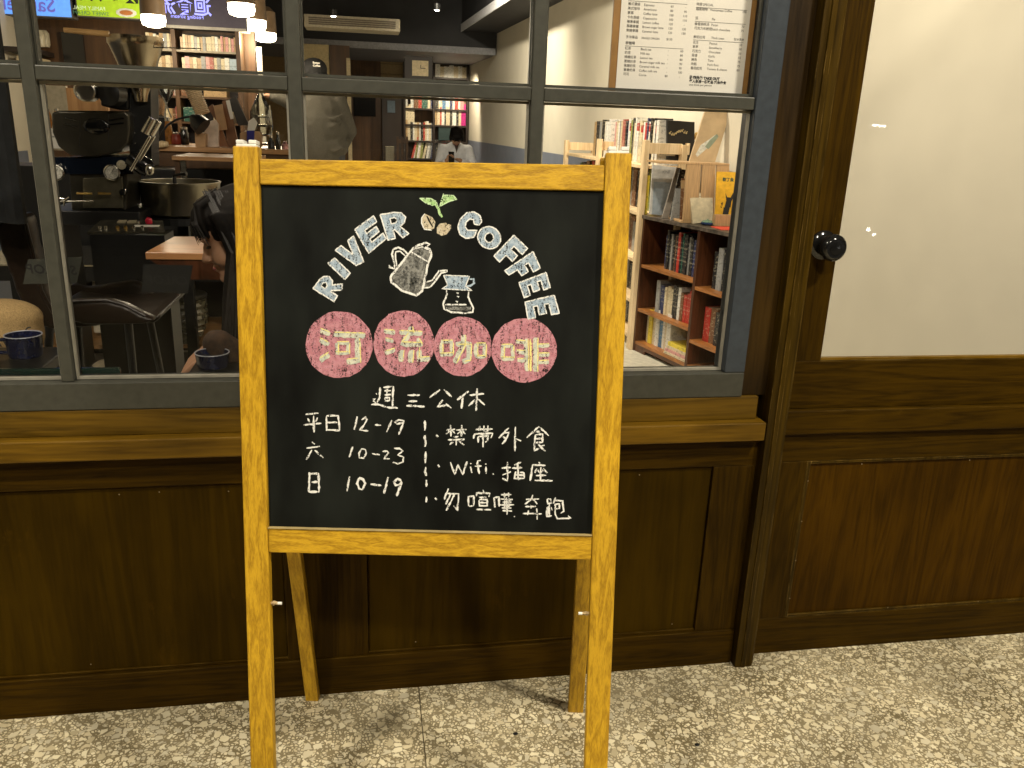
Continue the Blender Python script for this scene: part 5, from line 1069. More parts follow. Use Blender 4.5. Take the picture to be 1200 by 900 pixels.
# ---- work counter at the back with its clutter
YC2 = 3.0
ctr = thing('back_counter', 'long dark counter with a brown wood top behind the roaster', 'counter', tuple(V(atY(250, 175, YC2).x, YC2+.25, 0)))
zc = atY(250, 173, YC2).z
cx0, cx1 = atY(172, 175, YC2).x, atY(352, 175, YC2).x
B((cx0, YC2, zc-.025), (cx1, YC2+.55, zc)).build('counter_top', M_COUNTER, ctr, bevel=.002)
B((cx0+.01, YC2+.02, zc-.11), (cx1, YC2+.04, zc-.0255)).build('apron', M_BROWNW, ctr)
B((cx0+.01, YC2+.03, 0), (cx1, YC2+.5, zc-.111)).build('counter_body', M_BLACK, ctr)
dk2 = thing('black_backing_block', 'plain black block added to keep the gap behind the roaster base dark', 'cabinet', tuple(V(atY(95, 300, 2.25).x, 2.3, 0)))  # added black block that darkens the view of the wall behind the roaster
B((-1.7, 2.62, 0), (atY(205, 200, 2.62).x, 2.9, atY(100, 196, 2.62).z)).build('backing_block_body', M_BLACK, dk2, bevel=.004)
tb = thing('prep_table', 'small wood topped table with steel legs in front of the back counter', 'table', tuple(V(atY(240, 180, 2.5).x, 2.6, 0)))
zt2 = atY(240, 184, 2.45).z
B((atY(201, 184, 2.45).x, 2.45, zt2-.018), (atY(300, 184, 2.45).x, 2.85, zt2)).build('table_top', M_COUNTER, tb, bevel=.002)
for px in (204, 211, 290):
    x = atY(px, 190, 2.46).x; B((x, 2.47, 0), (x+.022, 2.49, zt2-.019)).build('leg', M_STEEL if px == 211 else M_BROWNW, tb)
def onc(px, Y=3.1): return V(atY(px, 172, Y).x, Y, zc+.001)
def blk(name, lab, cat, px, Y, dep, m, label_mat=None):
    mb = poly(px, Y, dep); return tag(center_origin(mb.build(name, m, bevel=.002)), lab, cat)
M_LB = mat('light_brown_board', (.45, .27, .13), .5, 0, .15, 15); M_DB = mat('deep_brown_board', (.2, .09, .035), .5, 0, .2, 15)
blk('wooden_block', 'small orange tan wooden block with a slanted top on the counter', 'block', [(228, 153), (241, 157), (241, 173.5), (229, 173.5)], 3.05, .06, M_LB)
blk('white_board', 'pinkish white board standing on the counter behind the desk lamp', 'board', [(238, 160), (243, 143), (252, 140), (256, 146), (256, 173.5), (238, 173.5)], 3.12, .03, mat('pinkish_board', (.65, .52, .42), .4))
blk('brown_board', 'brown board with pale slats leaning on the counter', 'board', [(243, 126), (249, 122), (268, 173.5), (257, 173.5), (255, 145)], 3.2, .03, M_DB)
blk('pale_slat_board', 'pale slatted board leaning beside the brown boards', 'board', [(250, 124), (260, 122), (266, 152), (256, 153)], 3.17, .02, M_LB)
blk('tall_brown_board', 'tall brown board with a white strip leaning on the counter', 'board', [(260, 118), (268, 117), (280, 173.5), (267, 173.5)], 3.23, .03, M_DB)
blk('dark_album', 'dark grey album leaning behind the tissue holder', 'album', [(268, 116), (276, 113), (292, 147), (279, 147)], 3.25, .03, mat('dark_album', (.05, .045, .04), .3))
blk('white_strip_card', 'narrow white card leaning on the tall brown board', 'card', [(264.5, 118), (269, 117), (274, 139), (270, 140)], 3.21, .004, M_PAPER)
th = thing('tissue_holder', 'blue and tan holder with white tissue on the counter', 'holder', tuple(onc(292, 3.05)))
poly([(281, 156), (286, 153.5), (303, 154), (306, 158), (305, 173.5), (281, 173.5)], 3.05, .09).build('tan_box', M_LB, th, bevel=.004)
poly([(289, 153), (298, 153), (297.5, 166), (289.5, 166)], 3.03, .019).build('blue_band', mat('royal_blue', (.02, .02, .2), .4), th, bevel=.002)
mb = MB().prism([P_(x, y, 3.04) for x, y in [(290, 153), (291, 142), (297, 138), (301, 144), (298, 153)]], (0, .03, 0)); mb.build('tissue', M_PAPER, th)
sy = thing('glass_coffee_syphon', 'clear glass cold drip coffee tower on the counter', 'coffee maker', tuple(onc(308, 3.15)))
c = onc(308, 3.15)+V(0, 0, .0); h = atY(308, 106, 3.15).z-zc
GLS = glass('syphon_glass', (.82, .82, .76), 1.9)
MB().lathe(c+V(0, 0, h*.25), [(.05, 0), (.06, .03), (.055, h*.4), (.025, h*.6), (.012, h*.7)], 18).build('glass_vessel', GLS, sy, smooth=True)
for k in range(4): MB().lathe(c+V(0, 0, h*(.05+.16*k)), [(.052, 0), (.055, .006), (.052, .012)], 18).build('steel_ring', M_STEEL, sy, smooth=True)
mb = MB(); [mb.tube([c+V(.052*math.cos(a), .052*math.sin(a), 0), c+V(.045*math.cos(a), .045*math.sin(a), h*.75)], .004, 6) for a in (0, 2.1, 4.2)]; mb.build('steel_rods', M_STEEL, sy)
for i, (px, w_, hh_, m_, nm, lb_) in enumerate(((318, 5, .055, M_BLACK, 'dark_bottle', 'short dark bottle right of the glass coffee tower'), (326, 4, .075, M_BLACKGL, 'dark_bottle', 'taller dark bottle with a steel cap on the counter'), (334, 5, .04, mat('pink_pack', (.6, .3, .28), .5, 0, .5, 40), 'pink_pack', 'small pink and white pack at the end of the counter'))):
    c = onc(px, 3.06); r = w_*.0022
    t = thing(nm, lb_, 'bottle' if i < 2 else 'pack', tuple(c)); MB().lathe(c, [(r*1.6, 0), (r*1.6, hh_*.6), (r*.8, hh_*.8), (r*.8, hh_)], 12).build('body', m_, t, smooth=True)
    if i < 2: MB().lathe(c+V(0, 0, hh_+.0005), [(r*.9, 0), (r*.9, .012)], 12).build('cap', M_STEEL, t)
t = thing('black_desk_lamp', 'black arched desk lamp standing on the counter', 'desk lamp', tuple(onc(186, 3.02)))
mb = MB().tube([P_(x, y, 3.02) for x, y in [(185, 172), (187, 163), (190, 155), (196, 147), (205, 141), (214, 138), (224, 136.5)]], .0055, 8); mb.build('arm', M_BLACK, t, smooth=True)
MB().lathe(onc(185.5, 3.02), [(.05, 0), (.05, .008), (.01, .012)], 16).build('base', M_BLACK, t, smooth=True)
p0 = P_(224, 136, 3.02); p1 = P_(238, 149, 3.0); mb = MB().tube([p0, p0.lerp(p1, .45), p1], [.012, .042, .05], 16); mb.build('lamp_shade', M_BLACK, t, smooth=True)
t = thing('wooden_scoop', 'pale wooden handled scoop lying at the counter edge', 'scoop', tuple(P_(185, 171, 2.98)))
mb = MB().tube([P_(172.5, 171, 2.98), P_(180, 170.5, 2.98), P_(190, 169, 2.98), P_(197, 169, 2.98)], [.008, .012, .018, .012], 10); mb.build('handle', M_PINE, t, smooth=True)
t = thing('ribbed_duct', 'cream ribbed flexible duct slanting down behind the counter', 'duct', tuple(P_(230, 132, 3.3)))
pa, pb_ = P_(222, 96, 3.3), P_(238, 134, 3.3); mb = MB(); n_ = 36
mb.tube([pa.lerp(pb_, i/n_) for i in range(n_+1)], [.036+(.006 if i % 2 else 0) for i in range(n_+1)], 14); mb.build('duct_hose', mat('cream_duct', (.6, .47, .3), .5), t)
t = thing('glass_hood', 'small clear glass funnel hanging on a steel rod behind the column', 'funnel', tuple(P_(194, 112, 2.9)))
MB().lathe(P_(195, 112, 2.9), [(.005, -.03), (.03, 0), (.045, .05)], 14, cap=False).build('glass_cone', glass('hood_glass', (.8, .85, .88), 2.2), t, smooth=True)
MB().tube([P_(187, 104, 2.88), P_(201, 138, 2.88)], .004, 6).build('rod', M_STEEL, t)

# ---- coffee roaster
YR = 1.55
def R_(px, py, d=0): return atY(px, py, YR+d)
ro = thing('coffee_roaster', 'black and steel coffee roaster with gauges and a tall funnel inside the left pane', 'coffee roaster', tuple(V(R_(115, 200).x, YR+.15, 0)))
M_DRUM = mat('smoked_drum_metal', (.06, .054, .04), .3, .6, .2, 12)
dp = [(60, 132), (68, 129.5), (146, 130), (151, 134), (152, 150), (150, 168), (140, 178), (112, 184), (82, 182), (68, 172), (61, 155)]
poly(dp, YR, .16).build('drum_housing', M_DRUM, ro, bevel=.008, seg=3)
for (a, b) in (((75, 138), (90, 141.5)), ((75, 145), (90, 149)), ((128, 141), (145, 138.5)), ((128, 146), (145, 144))): MB().tube([R_(*a, -.003), R_(*b, -.003)], .0028, 6).build('vent_slot', M_BLACKGL, ro)
for (a, b) in (((94, 132), (93, 172)), ((127, 133), (127, 170))): MB().tube([R_(*a, -.001), R_(*b, -.001)], .0015, 6).build('panel_seam', M_BLACK, ro)
MB().ell(R_(113, 148, -.002), (.045, .006, .028), n=18, m=6).build('sight_window', M_BLACKGL, ro, smooth=True)
c = R_(105.5, 107, -.03); MB().lathe(c, [(.035, .0), (.035, .06), (.03, .062), (.028, .045), (.0, .045)], 22, (0, -1, 0)).build('sight_glass_ring', M_STEEL, ro, smooth=True)
c = R_(137, 110, -.02); MB().lathe(c, [(.04, 0), (.04, .05), (.02, .06)], 18, (-.3, -1, 0)).build('motor_cap', M_BLACK, ro, smooth=True)
poly([(116, 95), (150, 94), (150, 128), (140, 129), (118, 124)], YR+.03, .1).build('motor_block', M_BLACK, ro, bevel=.006)
MB().tube([R_(132, 112, -.07), R_(137, 107, -.07)], .011, 10).build('motor_bolt', M_STEEL, ro)
poly([(149, 60), (176, 60), (178, 196), (152, 198)], YR+.06, .12).build('column', M_BLACK, ro, bevel=.006)
poly([(80, 184), (150, 182), (148, 246), (84, 246)], YR+.03, .2).build('base_housing', M_DRUM, ro, bevel=.004)
poly([(97, 209), (143, 207), (144, 244), (97, 244)], YR+.018, .011).build('gas_panel', mat('olive_steel', (.2, .185, .13), .3, .8), ro, bevel=.002)
poly([(51, 184), (152, 184), (156, 204), (50, 204)], YR+.02, .009).build('blue_tinted_window', mat('blue_dark_glass', (.006, .009, .016), .12), ro)
for px, py in ((67, 202), (132.5, 202)):
    c = R_(px, py, .012); gg = MB().lathe(c, [(.026, 0), (.028, .006), (.028, .016), (.024, .018), (.0235, .014), (0, .014)], 24, (0, -1, 0)).build('gauge', M_STEEL, ro, smooth=True)
    MB().lathe(c-V(0, .0145, 0), [(.022, 0), (.022, .001)], 20, (0, -1, 0)).build('dial', mat('gauge_face', (.5, .48, .42), .5, 0, .3, 200), gg)
    MB().tube([c-V(0, .017, 0), c-V(-.008, .017, -.014)], .001, 4).build('needle', M_BLACK, gg)
for a, b in ((90, 108), (115, 130)): MB().tube([R_(a, 226.5, -.01), R_(b, 227, -.01)], [.005, .0038], 10).build('brass_valve', M_BRASS, ro, smooth=True)
for a, b in (((70, 236), (110, 235.5)), ((57, 230), (75, 233))): MB().tube([R_(*a, -.015), R_(*b, -.015)], .0035, 8).build('lever', M_STEEL, ro, smooth=True)
mb = MB().tube([R_(75, 241, -.02), R_(76, 235, -.02), R_(81, 231, -.02)], .003, 8); mb.build('curved_pipe', M_STEEL, ro, smooth=True)
MB().lathe(R_(145, 225, .0), [(.012, 0), (.012, .02), (.009, .024)], 14, (0, -1, 0)).build('black_knob', M_BLACKGL, ro, smooth=True)
# tryer with twin steel barrels
mb = MB(); mb.tube([R_(153, 200, -.09), R_(176, 160, -.09)], .0055, 10); mb.tube([R_(158, 198, -.085), R_(181, 160, -.085)], .0045, 10)
mb.build('tryer_rod', M_STEEL, ro, smooth=True)
MB().tube([R_(170, 156, -.09), R_(179, 139, -.09)], .015, 16).build('tryer_barrel', M_STEEL, ro, smooth=True)
MB().tube([R_(177, 158, -.085), R_(186, 142, -.085)], .011, 14).build('tryer_barrel', M_STEEL, ro, smooth=True)
MB().tube([R_(152, 184, -.06), R_(171, 196, -.06), R_(176, 200, -.06)], [.03, .034, .026], 16).build('discharge_chute', M_BLACKGL, ro, smooth=True)
MB().ell(R_(175, 199, -.085), (.016, .01, .02), n=12, m=8).build('chute_lid', M_STEEL, ro, smooth=True)
c = R_(143, 193, -.03); MB().lathe(c, [(.013, 0), (.016, .008), (.008, .012), (.007, .009)], 16, (0, -1, 0)).build('ring_knob', mat('cream_knob', (.5, .45, .33), .4), ro, smooth=True)
mb = MB(); rr = random.Random(4)
for k in range(14): mb.ell(R_(155+rr.uniform(-3, 12), 148+k*4, -.0+.058), (.0032,)*3, n=6, m=4)
mb.build('rivet_row', M_STEEL, ro)
# funnel hopper
c = R_(158, 41, .05); hz = c.z
MB().lathe(V(c.x, c.y, hz-.22), [(.022, 0), (.026, .02), (.088, .185), (.092, .19), (.092, .215), (.089, .215), (.086, .19), (.024, .03)], 32, cap=False).build('hopper_funnel', mat('warm_steel', (.5, .42, .3), .22, 1, .1, 30), ro, smooth=True)
MB().tube([R_(75, 35, .0), R_(128, 40, .0)], [.0085, .0105], 12).build('funnel_handle', wood('honey_handle', (.5, .28, .1), (.65, .4, .17), 0, 14, .4, None, .6, 31), ro, smooth=True)
MB().tube([R_(128, 40, .0), R_(136, 52, .01), R_(153, 78, .02)], .004, 8).build('handle_strut', M_STEEL, ro, smooth=True)
MB().tube([R_(157, 55, .0), R_(236, 57, .0)], .0018, 6).build('gate_rod', M_STEEL, ro)
# roaster stand
zb0 = R_(110, 247).z
B((R_(50, 250).x, YR-.02, zb0-.05), (R_(165, 250).x, YR+.3, zb0)).build('base_plate', M_BLACK, ro, bevel=.003)
for px in (55, 158):
    x = R_(px, 250).x; B((x-.015, YR+.02, 0), (x+.015, YR+.28, zb0-.051)).build('stand_leg', M_BLACK, ro)
# cooling tray
c = atY(211, 212, 1.8); ct = thing('steel_cooling_tray', 'round steel cooling tray between the roaster and the woman', 'cooling tray', tuple(V(c.x, c.y, 0)))
MB().lathe(V(c.x, c.y, c.z-.13), [(.13, 0), (.145, .01), (.148, .118), (.152, .13), (.144, .13), (.14, .02), (0, .018)], 40, cap=True).build('tray_bowl', mat('tray_steel', (.34, .31, .24), .28, 1, .15, 12), ct, smooth=True)
MB().lathe(V(c.x, c.y, c.z-.16), [(.135, 0), (.135, .028)], 30).build('tray_base', M_BLACK, ct)
B((c.x-.02, c.y-.02, 0), (c.x+.02, c.y+.02, c.z-.161)).build('tray_post', M_BLACK, ct)
MB().tube([V(c.x-.02, c.y, c.z-.1), V(c.x-.02, c.y, c.z+.02), V(c.x+.03, c.y-.02, c.z+.03)], .008, 8).build('stirring_arm', M_BLACK, ct, smooth=True)
# control box
YK = 1.2
kb2 = thing('control_box', 'black control box with knobs and a red button on its sloping steel panel', 'control box', tuple(V(atY(148, 290, YK).x, YK+.1, 0)))
A0, A1, A2, A3 = atY(102, 272, YK), atY(193, 272, YK), atY(191, 258.5, YK+.09), atY(121, 259, YK+.09)
A3 = V(A0.x+.02, YK+.09, A2.z)
MB().prism([A0, A1, A2, A3], (A1-A0).cross(A3-A0).normalized()*-.006).build('steel_panel', mat('panel_steel', (.14, .13, .1), .25, .8, .2, 40), kb2)
B((A0.x+.005, YK+.004, 0), (A1.x-.003, YK+.14, A0.z-.008)).build('box_body', M_BLACK, kb2)
nrm = (A1-A0).cross(A3-A0).normalized(); nrm = nrm if nrm.z > 0 else -nrm
def onk(u, v): return A0.lerp(A1, u).lerp(A3.lerp(A2, u), v)
for u, v, r, mm in ((.12, .3, .006, M_STEEL), (.2, .3, .006, M_STEEL), (.36, .3, .006, M_BRASS), (.47, .3, .006, M_BRASS), (.58, .3, .006, M_STEEL), (.7, .3, .006, M_STEEL), (.62, .75, .007, M_STEEL)): MB().lathe(onk(u, v), [(r, 0), (r*.8, .008)], 10, nrm).build('knob', mm, kb2, smooth=True)
MB().lathe(onk(.78, .78), [(.011, 0), (.011, .012), (.006, .018)], 14, nrm).build('red_button', mat('red_button', (.5, .01, .04), .25), kb2, smooth=True)
MB().frame(onk(.56, .42), (A1-A0).normalized(), (A3-A0).normalized(), nrm, (0, 0, .0005), (.08, .012, .002)).build('white_label', M_PAPER, kb2)
for u in (.3, .45): MB().frame(onk(u, .72), (A1-A0).normalized(), (A3-A0).normalized(), nrm, (0, 0, .0005), (.025, .016, .005)).build('switch', mat('beige_switch', (.35, .3, .2), .4), kb2)
# cabinet behind with steel edge and wood shelves, black back added as blackout
YD = 2.0
dc = thing('open_dark_cabinet', 'open black cabinet with a steel edge, wood shelf and added blackout back behind the leather chair', 'cabinet', tuple(V(atY(140, 400, YD).x, YD+.3, 0)))
xl, xr = -1.62, atY(300, 330, YD).x; ze = atY(150, 311, YD).z; zw = atY(170, 401, YD).z; 
B((xl, YD, ze-.006), (xr, YD+.55, ze)).build('steel_edge', M_STEEL, dc); B((xl, YD+.01, ze-.07), (xr, YD+.03, ze-.0065)).build('top_rail', M_BLACK, dc)
B((xl, YD+.5, 0), (xr, YD+.55, ze-.007)).build('back_panel', M_BLACK, dc)
B((xl, YD-.05, zw-.015), (xr, YD+.49, zw)).build('shelf', wood('amber_shelf', (.22, .11, .035), (.38, .2, .07), 0, 9, .4, None, .6, 33), dc)
B((xl, YD+.0, .0), (xr, YD+.49, .06)).build('plinth', M_BLACK, dc)
for px in (30, 290): 
    x = atY(px, 350, YD).x; B((x, YD+.031, .061), (x+.03, YD+.45, zw-.0155)).build('upright', M_BLACK, dc); B((x, YD+.031, zw+.0005), (x+.03, YD+.45, ze-.0075)).build('upright', M_BLACK, dc)
def onsh(px, Y=YD+.06): return V(atY(px, 395, Y).x, Y, zw+.001)
t = thing('paper_stack', 'white paper sack with a dark ring print behind the chair back', 'paper sack', tuple(onsh(145)))
poly([(107, 326), (184, 324), (186, 352), (183, 391), (109, 391)], YD+.1, .12).build('sack_body', mat('kraft_white', (.5, .45, .34), .7), t, bevel=.01)
mb = MB(); cc = atY(174, 335, YD+.098); mb.tube([cc+V(.045*math.cos(a), 0, .018*math.sin(a)) for a in [k*.5 for k in range(12)]], .0018, 5); mb.build('ring_print', M_INK, t)
t = thing('steel_canister', 'small pale steel canister beside the paper sack', 'canister', tuple(onsh(194)))
p = onsh(194, YD+.05); MB().lathe(p, [(.022, 0), (.026, atY(194, 325, YD+.05).z-zw)], 16).build('canister_body', M_STEEL, t, smooth=True)
bsk = thing('clear_tub', 'round clear ribbed tub with stacked lids on the wood shelf', 'tub', tuple(onsh(216, YD-.02)))
p = onsh(216, YD+.02); hT = atY(216, 346, YD).z-zw; r = .5*(atY(247, 370, YD)-atY(187, 370, YD)).length
mb = MB(); mb.lathe(p, [(r*.62, 0)]+[(r*(.7+.3*min(1, i/6))+(.004 if i % 2 else -.002), hT*(i+1)/15) for i in range(14)], 30); mb.build('tub_body', mat('smoky_plastic', (.09, .08, .05), .12, 0, .5, 60, spec=.9), bsk, smooth=True)
MB().lathe(p+V(0, 0, hT*.95), [(r*1.0, 0), (r*1.03, .008), (r*.98, .014)], 30).build('tub_rim', M_DSTEEL, bsk, smooth=True)
mb = MB(); rr = random.Random(12)
for k in range(26):
    a = rr.uniform(-1.1, 1.1)-math.pi/2; zk = hT*rr.uniform(.25, .85); mb.cbox(p+V(math.cos(a)*r*1.005, math.sin(a)*r*1.005, zk), (rr.uniform(.01, .03), .004, .007), Euler((0, 0, a+math.pi/2)))
mb.build('glinting_lids', M_STEEL, bsk)
t = tag(center_origin(poly([(187, 414), (248, 413.5), (248, 422), (188, 424)], YD-.06, .05).build('white_carton', mat('dim_white_carton', (.42, .38, .28), .6))), 'low white carton under the wood shelf near the woman', 'carton')
pz = atY(128, 424, 1.7); t = tag(center_origin(MB().lathe(pz-V(0, 0, .03), [(.02, 0), (.062, .02), (.045, .032), (.01, .038)], 24).build('white_plate', mat('cream_plate', (.5, .42, .28), .4), smooth=True)), 'upturned cream plate on the low shelf behind the chair legs', 'plate')
lst = thing('low_shelf', 'low dark shelf board under the open cabinet', 'shelf', (pz.x, 1.85, pz.z-.05)); B((xl, 1.6, pz.z-.05), (xr, 1.949, pz.z-.031)).build('shelf_board', M_DKCASE, lst)

# ---- wooden table corner
zt3 = .935
cr_ = [atZ(170, 295.5, zt3), atZ(204, 277, zt3), atZ(285, 277, zt3), atZ(285, 297, zt3)]
wt = thing('small_wood_table', 'reddish wood table corner in front of the seated woman', 'table', tuple(V(cr_[2].x, cr_[2].y, 0)))
MB().prism(cr_, (0, 0, -.02)).build('table_top', mat('orange_tabletop', (.42, .2, .08), .35, 0, .15, 9, stretch=(1, 6, 1)), wt, bevel=.002)
c = (cr_[0]+cr_[1]+cr_[2]+cr_[3])/4; B((c.x+.1, c.y-.01, 0), (c.x+.13, c.y+.02, zt3-.021)).build('leg', M_BLACK, wt)
mb = MB().prism([cr_[0]+V(.01, .004, -.021), cr_[3]+V(0, .004, -.021), cr_[3]+V(0, .004, -.075), cr_[0]+V(.08, .004, -.075)], (0, .02, 0)); mb.build('apron', M_MAHOG, wt)

# ---- leather chair
YL = .62
lc = thing('leather_chair', 'dark brown leather bucket chair on thin black legs behind the mullion', 'chair', tuple(V(atY(100, 380, YL).x, YL+.2, 0)))
pr_ = [(-12, 262), (8, 254), (28, 250), (31, 252), (38, 292), (50, 345), (64, 366), (80, 372), (140, 371), (178, 372), (189, 366), (188, 372), (180, 380), (140, 379), (100, 384), (60, 386), (36, 380), (20, 350), (4, 305)]
back_ = [(-12, 262), (8, 254), (28, 250), (32, 253), (40, 292), (52, 340), (66, 364), (84, 372), (84, 386), (58, 386), (36, 380), (20, 350), (4, 305)]
poly(back_, YL, .07).build('backrest', M_LEATHER, lc, remesh=.010, smoothit=6)
seat_ = [(50, 366), (80, 371), (140, 371), (178, 372), (189, 367), (188, 373), (180, 380), (140, 379), (100, 384), (60, 386), (44, 380)]
poly(seat_, YL, .36).build('seat', M_LEATHER, lc, remesh=.009, smoothit=5)
arm = [(77, 334), (84, 334), (100, 338), (150, 330), (160, 331), (172, 338), (186, 356), (190, 368), (150, 372), (80, 371)]
poly(arm, YL+.30, .05).build('arm_rest', M_LEATHER, lc, remesh=.010, smoothit=6)
arm2 = [(60, 356), (90, 352), (125, 351), (145, 357), (170, 370), (186, 374), (170, 380), (110, 382), (62, 376)]
poly(arm2, YL-.03, .05).build('arm_rest', M_LEATHER, lc, remesh=.010, smoothit=6)
MB().tube([atY(x, y, YL-.032) for x, y in [(60, 357), (90, 352.5), (125, 351.5), (145, 357), (170, 370)]], .004, 8).build('piping', M_LEATHER, lc, smooth=True)
MB().tube([atY(x, y, YL-.003) for x, y in [(-8, 262), (28, 251), (37, 290), (48, 340), (62, 366), (80, 373)]], .005, 8).build('piping', M_LEATHER, lc, smooth=True)
for (a, b, dy) in (((150, 376), (157, 445), .02), ((176, 376), (190, 445), .3), ((58, 380), (56, 445), .02), ((92, 382), (96, 445), .3)):
    t0 = atY(*a, YL+dy); t1 = atY(*b, YL+dy); dd = t1-t0; t1 = t0+dd*(t0.z/-dd.z)
    MB().tube([t0, t1], [.011, .008], 10).build('leg', M_BLACK, lc, smooth=True)

# ---- window table, cups, coffee sack, dark curtain
zT = .752
wtb = thing('window_table', 'dark green edged table just inside the lower left pane', 'table', (-.9, .28, 0))
MB().box((-1.5, .1, zT), (atY(44, 433, .1).x, .3, zT+.024)).build('table_top', M_BLACK, wtb, bevel=.004)
MB().box((-1.5, .078, .62), (atY(140, 433, .078).x, .093, atY(70, 432.5, .078).z)).build('green_edge_panel', mat('dark_green_top', (.01, .035, .028), .2, 0, .1, 10, spec=.6), wtb, bevel=.005, seg=3)
for x in (-1.4, -.74): B((x, .2, 0), (x+.03, .23, zT-.0005)).build('leg', M_BLACK, wtb)
def enamel(px, Y, r, lab, zb_, h=.062, hdl=-1):
    c = V(atY(px, 420, Y).x, Y, zb_); t = thing('enamel_cup', lab, 'cup', tuple(c))
    M_NV = mat('navy_enamel', (.008, .012, .045), .15, 0, .3, 90, spec=.7)
    MB().lathe(c, [(r*.86, 0), (r*.92, .006), (r, h), (r*1.03, h+.002), (r*.95, h), (r*.86, .008), (0, .008)], 28).build('cup_body', M_NV, t, smooth=True)
    mb = MB(); mb.tube([c+V(r*1.0*math.cos(a), r*1.0*math.sin(a), h+.002) for a in [k*2*math.pi/28 for k in range(29)]], .0013, 5); mb.build('worn_rim', mat('worn_rim', (.45, .45, .5), .3), t, smooth=True)
    if hdl: 
        d = V(hdl, -.25, 0).normalized(); mb = MB(); mb.tube([c+d*r*.95+V(0, 0, h*.85), c+d*(r+.016)+V(0, 0, h*.85), c+d*(r+.022)+V(0, 0, h*.55), c+d*(r+.014)+V(0, 0, h*.25), c+d*r*.93+V(0, 0, h*.2)], .0042, 8); mb.build('handle', M_NV, t, smooth=True)
    return t
enamel(31, .22, .037, 'navy enamel cup with a speckled rim at the far left on the window table', zT+.025, .046)
enamel(249, .16, .036, 'navy enamel cup beside the woman, half hidden by the easel post', .765, .03, 0)
shl = thing('window_ledge', 'narrow dark ledge carrying the second cup inside the window', 'ledge', (-.45, .15, .74)); B((atY(225, 440, .15).x, .075, .74), (atY(330, 440, .15).x, .27, .764)).build('ledge_board', M_BLACK, shl, bevel=.002)
sk = thing('burlap_sack', 'tan burlap coffee sack printed with dark capitals at the far left', 'sack', tuple(V(atY(10, 430, .33).x, .36, zT+.025)))
M_BUR = mat('burlap', (.42, .28, .12), .95, 0, .25, 420, .6)
mb = MB(); c0 = atY(-6, 398, .34); mb.ell(c0+V(0, .06, 0), (.088, .07, .075)); mb.ell(c0+V(-.02, .06, .02), (.07, .06, .06)); mb.ell(V(c0.x+.0, .4, zT+.07), (.09, .065, .045)); mb.build('sack_body', M_BUR, sk, remesh=.008, smoothit=5)
text_mesh('sack_print', 'RITION C', .026, atY(-13, 412, .325), V(1, 0, .42), V(-.42, 0, 1), M_INK, sk, bold=.0004)
text_mesh('sack_print', 'S NIV', .016, atY(-2, 423, .325), V(1, 0, .42), V(-.42, 0, 1), M_INK, sk)
cu_ = thing('dark_curtain', 'black curtain hanging at the far left edge inside the window', 'curtain', tuple(V(atY(0, 255, .5).x, .5, 0)))
mb = MB(); xe = atY(18, 180, .5).x; pts = []
n_ = 24
fr_ = [V(xe-.36+.36*i/n_, .5+.012*math.sin(i*1.3), 0) for i in range(n_+1)]
poly2 = fr_+[p+V(0, .02, 0) for p in reversed(fr_)]
MB().prism([p+V(0, 0, atY(10, 262, .5).z) for p in poly2], (0, 0, 1.3)).build('curtain_cloth', mat('black_cloth', (.006, .007, .008), .9, 0, .4, 30), cu_)
MB().tube([V(xe-.4, .51, atY(10, 262, .5).z+1.29), V(xe+.02, .51, atY(10, 262, .5).z+1.29)], .008, 8).build('curtain_rod', M_BLACK, cu_)
# mirrored cards stuck behind the glass
M_CARD = mat('olive_grey_card', (.045, .048, .04), .5)
for i, (px, txt, lab, mm) in enumerate((([(33, 304), (96, 301), (90, 332), (27, 333)], 'SC  LOP', 'grey card with mirrored lettering taped behind the left mullion', M_CARD), ([(168, 310), (226, 311), (220, 344), (166, 342)], 'CRLOP', 'dim dark card with mirrored lettering taped inside the glass', mat('dim_card', (.004, .005, .0055), .7)))):
    Yk = .056 if i == 0 else .034
    t = thing('window_card', lab, 'card', tuple(atY(px[3][0], px[3][1], Yk))); poly(px, Yk, .001).build('card_sheet', mm, t)
    x_, y_ = (91, 322) if i == 0 else (221, 334)
    text_mesh('card_print', txt, {0: .026, 1: .025}[i], atY(x_, y_, Yk-.0006), V(-1, 0, .03), V(-.1, 0, 1), M_INK, t, bold=.0006)

# ================================================================== PEOPLE
M_SKIN = mat('skin', (.42, .23, .14), .5, 0, .06, 20)
M_HAIR = mat('black_hair', (.006, .0042, .0032), .7, 0, .4, 120, .2, spec=.18, stretch=(6, 6, .5))
def capsules(mb, segs, infl=0):
    for a, b, r0, r1 in segs: mb.capsule(a, b, r0+infl, r1+infl, 12)
def hand(mb, w_, d, pn, r=.0085, curl=.3):
    """palm from the wrist along d, with five fingers spread across pn"""
    d = d.normalized(); side = d.cross(pn).normalized(); c = w_+d*.045
    mb.ell(c, (.02, .02, .02), n=10, m=7); mb.capsule(w_, w_+d*.03, .02, .026, 10)
    for k in range(-2, 2):
        o = w_+d*.07+side*(.011+.019*k); mb.capsule(w_+d*.03+side*(.008+.013*k), o, .0115, .0095, 8)
        L = (.062, .072, .068, .054)[k+2]; mid = o+(d*.8-pn*curl)*L*.5; mb.capsule(o, mid, r+.0005, r-.0005, 8); mb.capsule(mid, mid+(d*.55-pn*curl*2).normalized()*L*.5, r-.0005, r-.002, 8)
    th_ = w_+d*.02+side*.024; mb.capsule(th_, th_+d*.03+side*.02, .012, .01, 8); mb.capsule(th_+d*.03+side*.02, th_+d*.055+side*.022-pn*.01, .0095, .008, 8)
